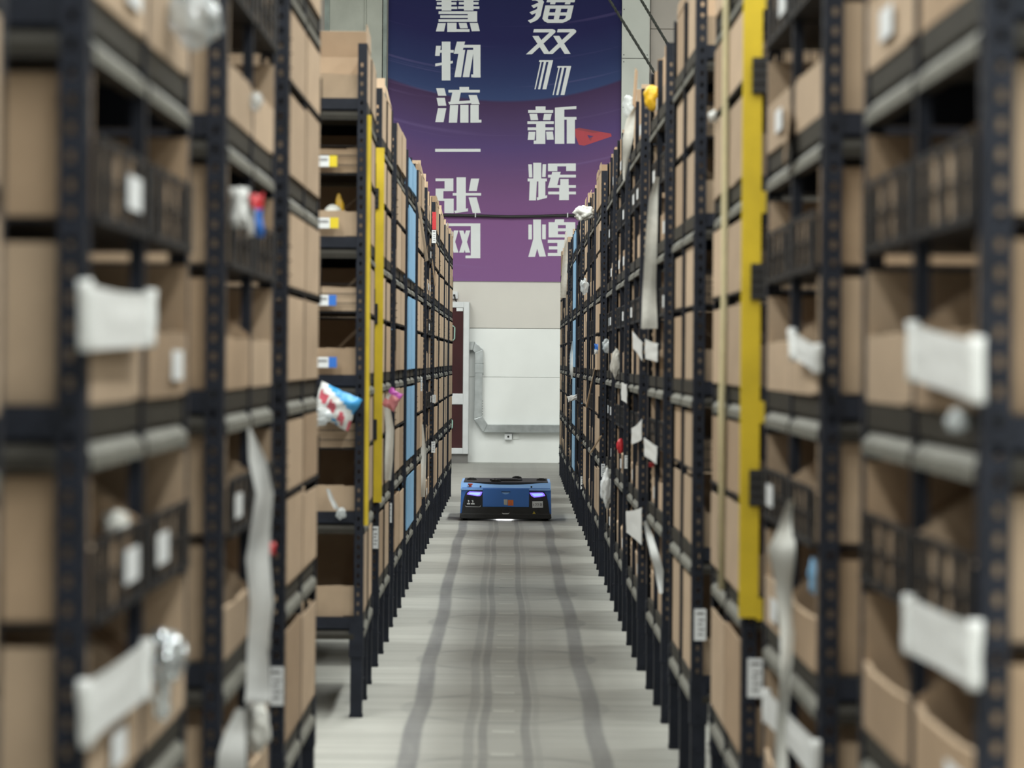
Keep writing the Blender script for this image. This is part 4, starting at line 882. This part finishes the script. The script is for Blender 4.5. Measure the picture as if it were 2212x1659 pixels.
def settle(o, side, press=0.004, deep=False):
    """slide a thing along its sight line until it just presses into the aisle face of its rack"""
    s = -1 if side == 'L' else 1; cam_p = Vector((0, 0, HC)); bpy.context.view_layer.update()
    base = [o.matrix_world @ v.co for v in o.data.vertices]; c0 = sum(base, Vector()) / len(base); out = max(s * (v.x - c0.x) for v in base)
    row = [p for p in POD[:31] if p['side'] == side]; c = c0.copy()
    for _ in range(8):
        p = min(row, key=lambda q: abs(q['Yn'] + W / 2 - c.y)); X = abs(p['X'])
        c = cam_p + (c0 - cam_p) * ((X + press + (max(0.0, REC.get(POD.index(p), 0.0)) if deep else 0.0) - out) / (s * c0.x))
    o.location = o.location + (c - c0)
    return o
L = loose
L('clear_bag', 'shiny clear plastic bag spilling from fourth shelf, third rack before vacant slot', 'bag', B_, 372, -10, 470, 88, 'clear', dep=0.09)
L('clear_bag', 'small white plastic twist poking out, second rack before vacant slot', 'bag', C_, 538, 202, 565, 236, 'clear')
L('foil_bag', 'shiny silver foil bag drooping beside white foam, third rack before vacant slot', 'bag', B_, 318, 1372, 398, 1470, 'foil', dep=0.07)
L('foil_bag', 'narrow silver foil wrapper hanging below crumpled foil bag', 'bag', B_, 328, 1455, 364, 1550, 'foil', dep=0.02)
L('clear_bag', 'yellowish crumpled bag on bottom shelf, second rack before vacant slot', 'bag', C_, 532, 1522, 578, 1625, 'film', dep=0.06)
L('packet', 'white taped packet on fourth shelf, second rack before vacant slot', 'packet', C_, 497, 405, 537, 492, 'foam', 'pillow', 0.03)
L('packet', 'red and blue packet beside white one, second rack before vacant slot', 'packet', C_, 534, 418, 568, 512, ['red', 'blueink', 'foam'], 'pillow', 0.03, bands=lambda u, v: 0 if v > 0.62 else (1 if u > 0.55 else 2))
L('red_package', 'small red package behind hanging film, second rack before vacant slot', 'packet', C_, 534, 1172, 596, 1202, 'red', 'pillow', 0.04, hang=False)
def det(u, v):
    d = u * 0.55 + v
    if d > 1.05: return 1
    if 0.55 < d < 0.82 and (int(u * 14) % 4 != 0): return 2
    if 0.40 < d < 0.47 and 0.4 < u < 0.7: return 1
    return 0
L('detergent_bag', 'white, blue and red printed detergent bag on bin, rack just past vacant slot', 'bag', E_, 676, 838, 772, 915, ['foam', 'blueink2', 'redlet'], 'pillow', 0.07, (0, 0.42, 0), bands=det, Y=E_['Yn'] - 0.048, hang=False)
L('clear_bag', 'knotted clear bag next to the detergent bag', 'bag', E_, 668, 880, 712, 918, 'clear', Y=E_['Yn'] - 0.124, hang=False)
L('clear_bag', 'thin clear wrapper dangling from bin front, rack just past vacant slot', 'bag', E_, 727, 1098, 746, 1120, 'clear', Y=E_['Yn'] - 0.03, hang=False)
ribbon('clear_wrapper', 'narrow clear tape strip hanging above clear wrapper, rack past vacant slot', 'film', [(708, 1056, 8), (716, 1078, 10), (728, 1100, 12)], E_['Yn'] - 0.03, 'clear', sway=0.004)
L('pink_bag', 'pink and magenta printed bag hanging at second rack past vacant slot', 'bag', F_, 833, 842, 862, 884, ['pink', 'magenta', 'foam'], 'pillow', 0.03, (0, 0.5, 0), bands=lambda u, v: 1 if v > 0.7 else (2 if u < 0.3 and v > .4 else 0), Y=F_['Yn'] + W - 0.04)
L('round_lid', 'pale round lid lying in bin, rack just past vacant slot', 'lid', E_, 697, 442, 741, 508, 'film', Y=E_['Yn'] + 0.08, rough=0.05, hang=False)
L('plastic_loop', 'yellow plastic loop beside pale lid, rack just past vacant slot', 'loop', E_, 722, 426, 742, 500, 'ybag', Y=E_['Yn'] + 0.128, dep=0.01, hang=False)
L('yellow_bag', 'bright yellow plastic bag on top shelf, second rack past yellow bar', 'bag', R[4], 1394, 186, 1421, 236, 'ybag', dep=0.05)
L('clear_bag', 'clear crinkled bag on top of third rack past yellow bar', 'bag', R[5], 1348, 208, 1369, 252, 'clear', dep=0.04, Y=R[5]['Yn'] + 0.9, hang=False)
L('clear_bag', 'cloudy plastic bag draped over top, eighth rack past yellow bar', 'bag', R[9], 1246, 446, 1280, 474, 'film', Y=R[10]['Yn'] + 0.2, rough=0.6)
L('clear_bag', 'crumpled clear bag on fourth shelf, seventh rack past yellow bar', 'bag', R[10], 1254, 604, 1271, 634, 'clear', Y=R[9]['Yn'] + 0.6)
L('clear_bag', 'clear round bag bulging from third shelf, fifth rack past yellow bar', 'bag', R[7], 1302, 735, 1318, 762, 'clear', Y=R[7]['Yn'] + 0.4)
L('packet', 'blue and white packet on third shelf, sixth rack past yellow bar', 'packet', R[7], 1284, 743, 1294, 765, ['blueink', 'foam'], 'pillow', 0.02, bands=lambda u, v: 0 if v > .4 else 1, Y=R[8]['Yn'] + 0.4)
L('brown_bag', 'brown paper bag hanging from third shelf, fourth rack past yellow bar', 'bag', R[6], 1320, 760, 1342, 812, 'cloth', Y=R[6]['Yn'] + 0.6, dep=0.03)
L('white_bag', 'white plastic bag slumped on bottom shelf, fifth rack past yellow bar', 'bag', R[7], 1299, 1020, 1322, 1090, 'foam', Y=R[7]['Yn'] + 0.3, dep=0.06)
L('red_package', 'dark red package in second shelf bin, fourth rack past yellow bar', 'packet', R[6], 1333, 950, 1346, 978, 'red', Y=R[6]['Yn'] + 0.4)
L('red_package', 'red tab on second shelf bin, second rack past yellow bar', 'packet', R[4], 1402, 998, 1414, 1008, 'red', 'pillow', 0.02)
L('white_leaf', 'small white film scrap sticking out, blue rack of duct row', 'film', R[12], 1226, 854, 1248, 866, 'foam', 'pillow', 0.02, (0, -0.25, 0), Y=R[12]['Yn'])
L('blue_wrap', 'pale blue wrap poking from bottom bin, rack just before yellow bar', 'film', R[1], 1748, 1210, 1768, 1280, 'bluebin', hang=False)
L('white_scrap', 'white plastic scrap on bin, second rack before yellow bar', 'film', R[0], 2046, 885, 2088, 930, 'clear')
L('white_scrap', 'small white card in upper-tier bin, rack just before yellow bar', 'card', R[1], 1892, 1085, 1922, 1140, 'foam', 'pillow', 0.006, hang=False)
L('grey_scrap', 'pale crumpled wrap in second shelf bin, third rack before vacant slot', 'film', B_, 222, 1106, 275, 1160, 'film', Y=3.36, dep=0.03, hang=False)
L('white_scrap', 'white bag tip above fourth shelf, yellow-barred rack of duct row', 'film', R[2], 1532, 240, 1552, 262, 'foam')
for o, pod in SETTLE: settle(o, pod['side'], -0.004 if (o.name.split('.')[0] == 'packet' and pod is C_) else 0.004, True)
for o in list(COL.objects):
    if o.name.split('.')[0] in ('packing_film', 'cloth_strip'):
        settle(o, 'L' if (o.matrix_world @ o.data.vertices[0].co).x < 0 else 'R', -0.004 if o.name in ('packing_film', 'packing_film.001') else 0.004)
# goods standing in the open bins
r = random.Random(77); r2 = random.Random(5)
GOODS = [('parcel', 'bfill', 'brown carton parcel'), ('parcel', 'card2', 'tan carton parcel'), ('poly_mailer', 'foam', 'white mailer'), ('wrapped_parcel', 'film', 'film-wrapped parcel'), ('parcel', 'card', 'light cardboard parcel'), ('poly_mailer', 'ink', 'grey mailer')]
for pod in (B_, C_, R[0], R[1], R[4], R[5], R[6]):
    for (tk, z, tname) in TIERS:
        if tk == 'top' : continue
        for sx in (-1, 1):
            near = (sx < 0) == (pod['side'] == 'L'); half = 'outer half' if near else 'wallward half'
            if r.random() < 0.25: continue
            n = r.choice((1, 1, 2))
            kinds_ = r.sample(GOODS, n)
            lx, ly, ed = CELLS[POD.index(pod), z, sx]
            cells = list(zip(ed, ed[1:])); r2.shuffle(cells)
            for (nm, mt, word), (c0, c1) in zip(kinds_, cells):
                wd = min(r.uniform(0.09, 0.17), c1 - c0 - 0.014); hh = {'bottom': 0.22, 'low': 0.165, 'up': 0.15}[tk] * r.uniform(0.7, 1.0); dd = r.uniform(0.10, 0.2)
                if nm == 'poly_mailer': me = pillow_mesh('poly_mailer', wd, hh, 0.04, [mt], r.randrange(99))
                elif nm == 'wrapped_parcel': me = crumple_mesh('wrapped_parcel', wd / 2, 0.05, hh / 2.2, mt, r.randrange(99), 0.3)
                else:
                    mb = MB(); mb.box(-wd / 2, wd / 2, 0, dd, -hh / 2, hh / 2, 0); mb.box(-wd * 0.2, wd * 0.2, -0.0008, dd + 0.0008, -hh / 2 - 0.0005, hh / 2 + 0.0008, 1); me = mb.mesh('parcel', [mt, 'strap'])
                r.uniform(0, 0.05); yy = r.uniform(0.11, 0.17); tilt = Matrix.Rotation(r.uniform(-0.02, 0.02), 4, 'Z'); r.uniform(-0.06, 0.06)
                lo = [min(v.co[k] for v in me.vertices) for k in range(3)]; hi = [max(v.co[k] for v in me.vertices) for k in range(3)]
                fx, fz = min(1.0, wd / (hi[0] - lo[0])), min(1.0, hh / (hi[2] - lo[2]))
                for v in me.vertices: v.co.x = (v.co.x - (lo[0] + hi[0]) / 2) * fx; v.co.z = (v.co.z - lo[2]) * fz
                y0 = yy - lo[1]
                o = obj(nm, me); o.matrix_world = pod['mw'] @ Matrix.Translation((lx + (c0 + c1) / 2, ly + y0, z + 0.0035)) @ tilt
                tag(o, '%s, %s, %s, %s' % (word, tname, half, pod['phrase']), 'parcel', 'goods in the open bins')
# bent cardboard flaps sticking out of some bins
for k, (pod, px, py, wd, hh, ang, lab) in enumerate(((R[8], 1276, 838, 0.10, 0.26, 0.35, 'brown cardboard flap bent out at second shelf, sixth rack past yellow bar'), (R[7], 1287, 960, 0.14, 0.12, 0.9, 'kraft flap drooping from second shelf, fifth rack past yellow bar'),
     (I_, 913, 500, 0.16, 0.36, 0.25, 'long cardboard sheet leaning from fourth shelf, first rack past blue'), (J_, 937, 590, 0.08, 0.18, 0.2, 'small torn cardboard tab, second rack past blue, cabinet row'), (R[1], 1700, 300, 0.14, 0.10, 0.15, 'rounded cardboard flap on fourth shelf, rack just before yellow bar'),
     (R[5], 1372, 190, 0.16, 0.16, 0.1, 'tan cardboard sheet standing atop third rack past yellow bar'))):
    Y = depth_of(pod, px); c = on_y(px, py, Y); s = 1 if pod['side'] == 'L' else -1
    mb = MB(); mb.prism([(-wd / 2, -hh / 2), (wd / 2, -hh / 2), (wd / 2 - 0.01, hh / 2), (-wd / 2 + 0.02, hh / 2)], 'x', -0.002, 0.002)
    o = obj('cardboard_flap', mb.mesh('cardboard_flap', 'card2' if k % 2 else 'card')); o.location = c; o.rotation_euler = (0, -s * ang * 0.6, s * 0.12)
    tag(o, lab, 'flap'); settle(o, pod['side'])
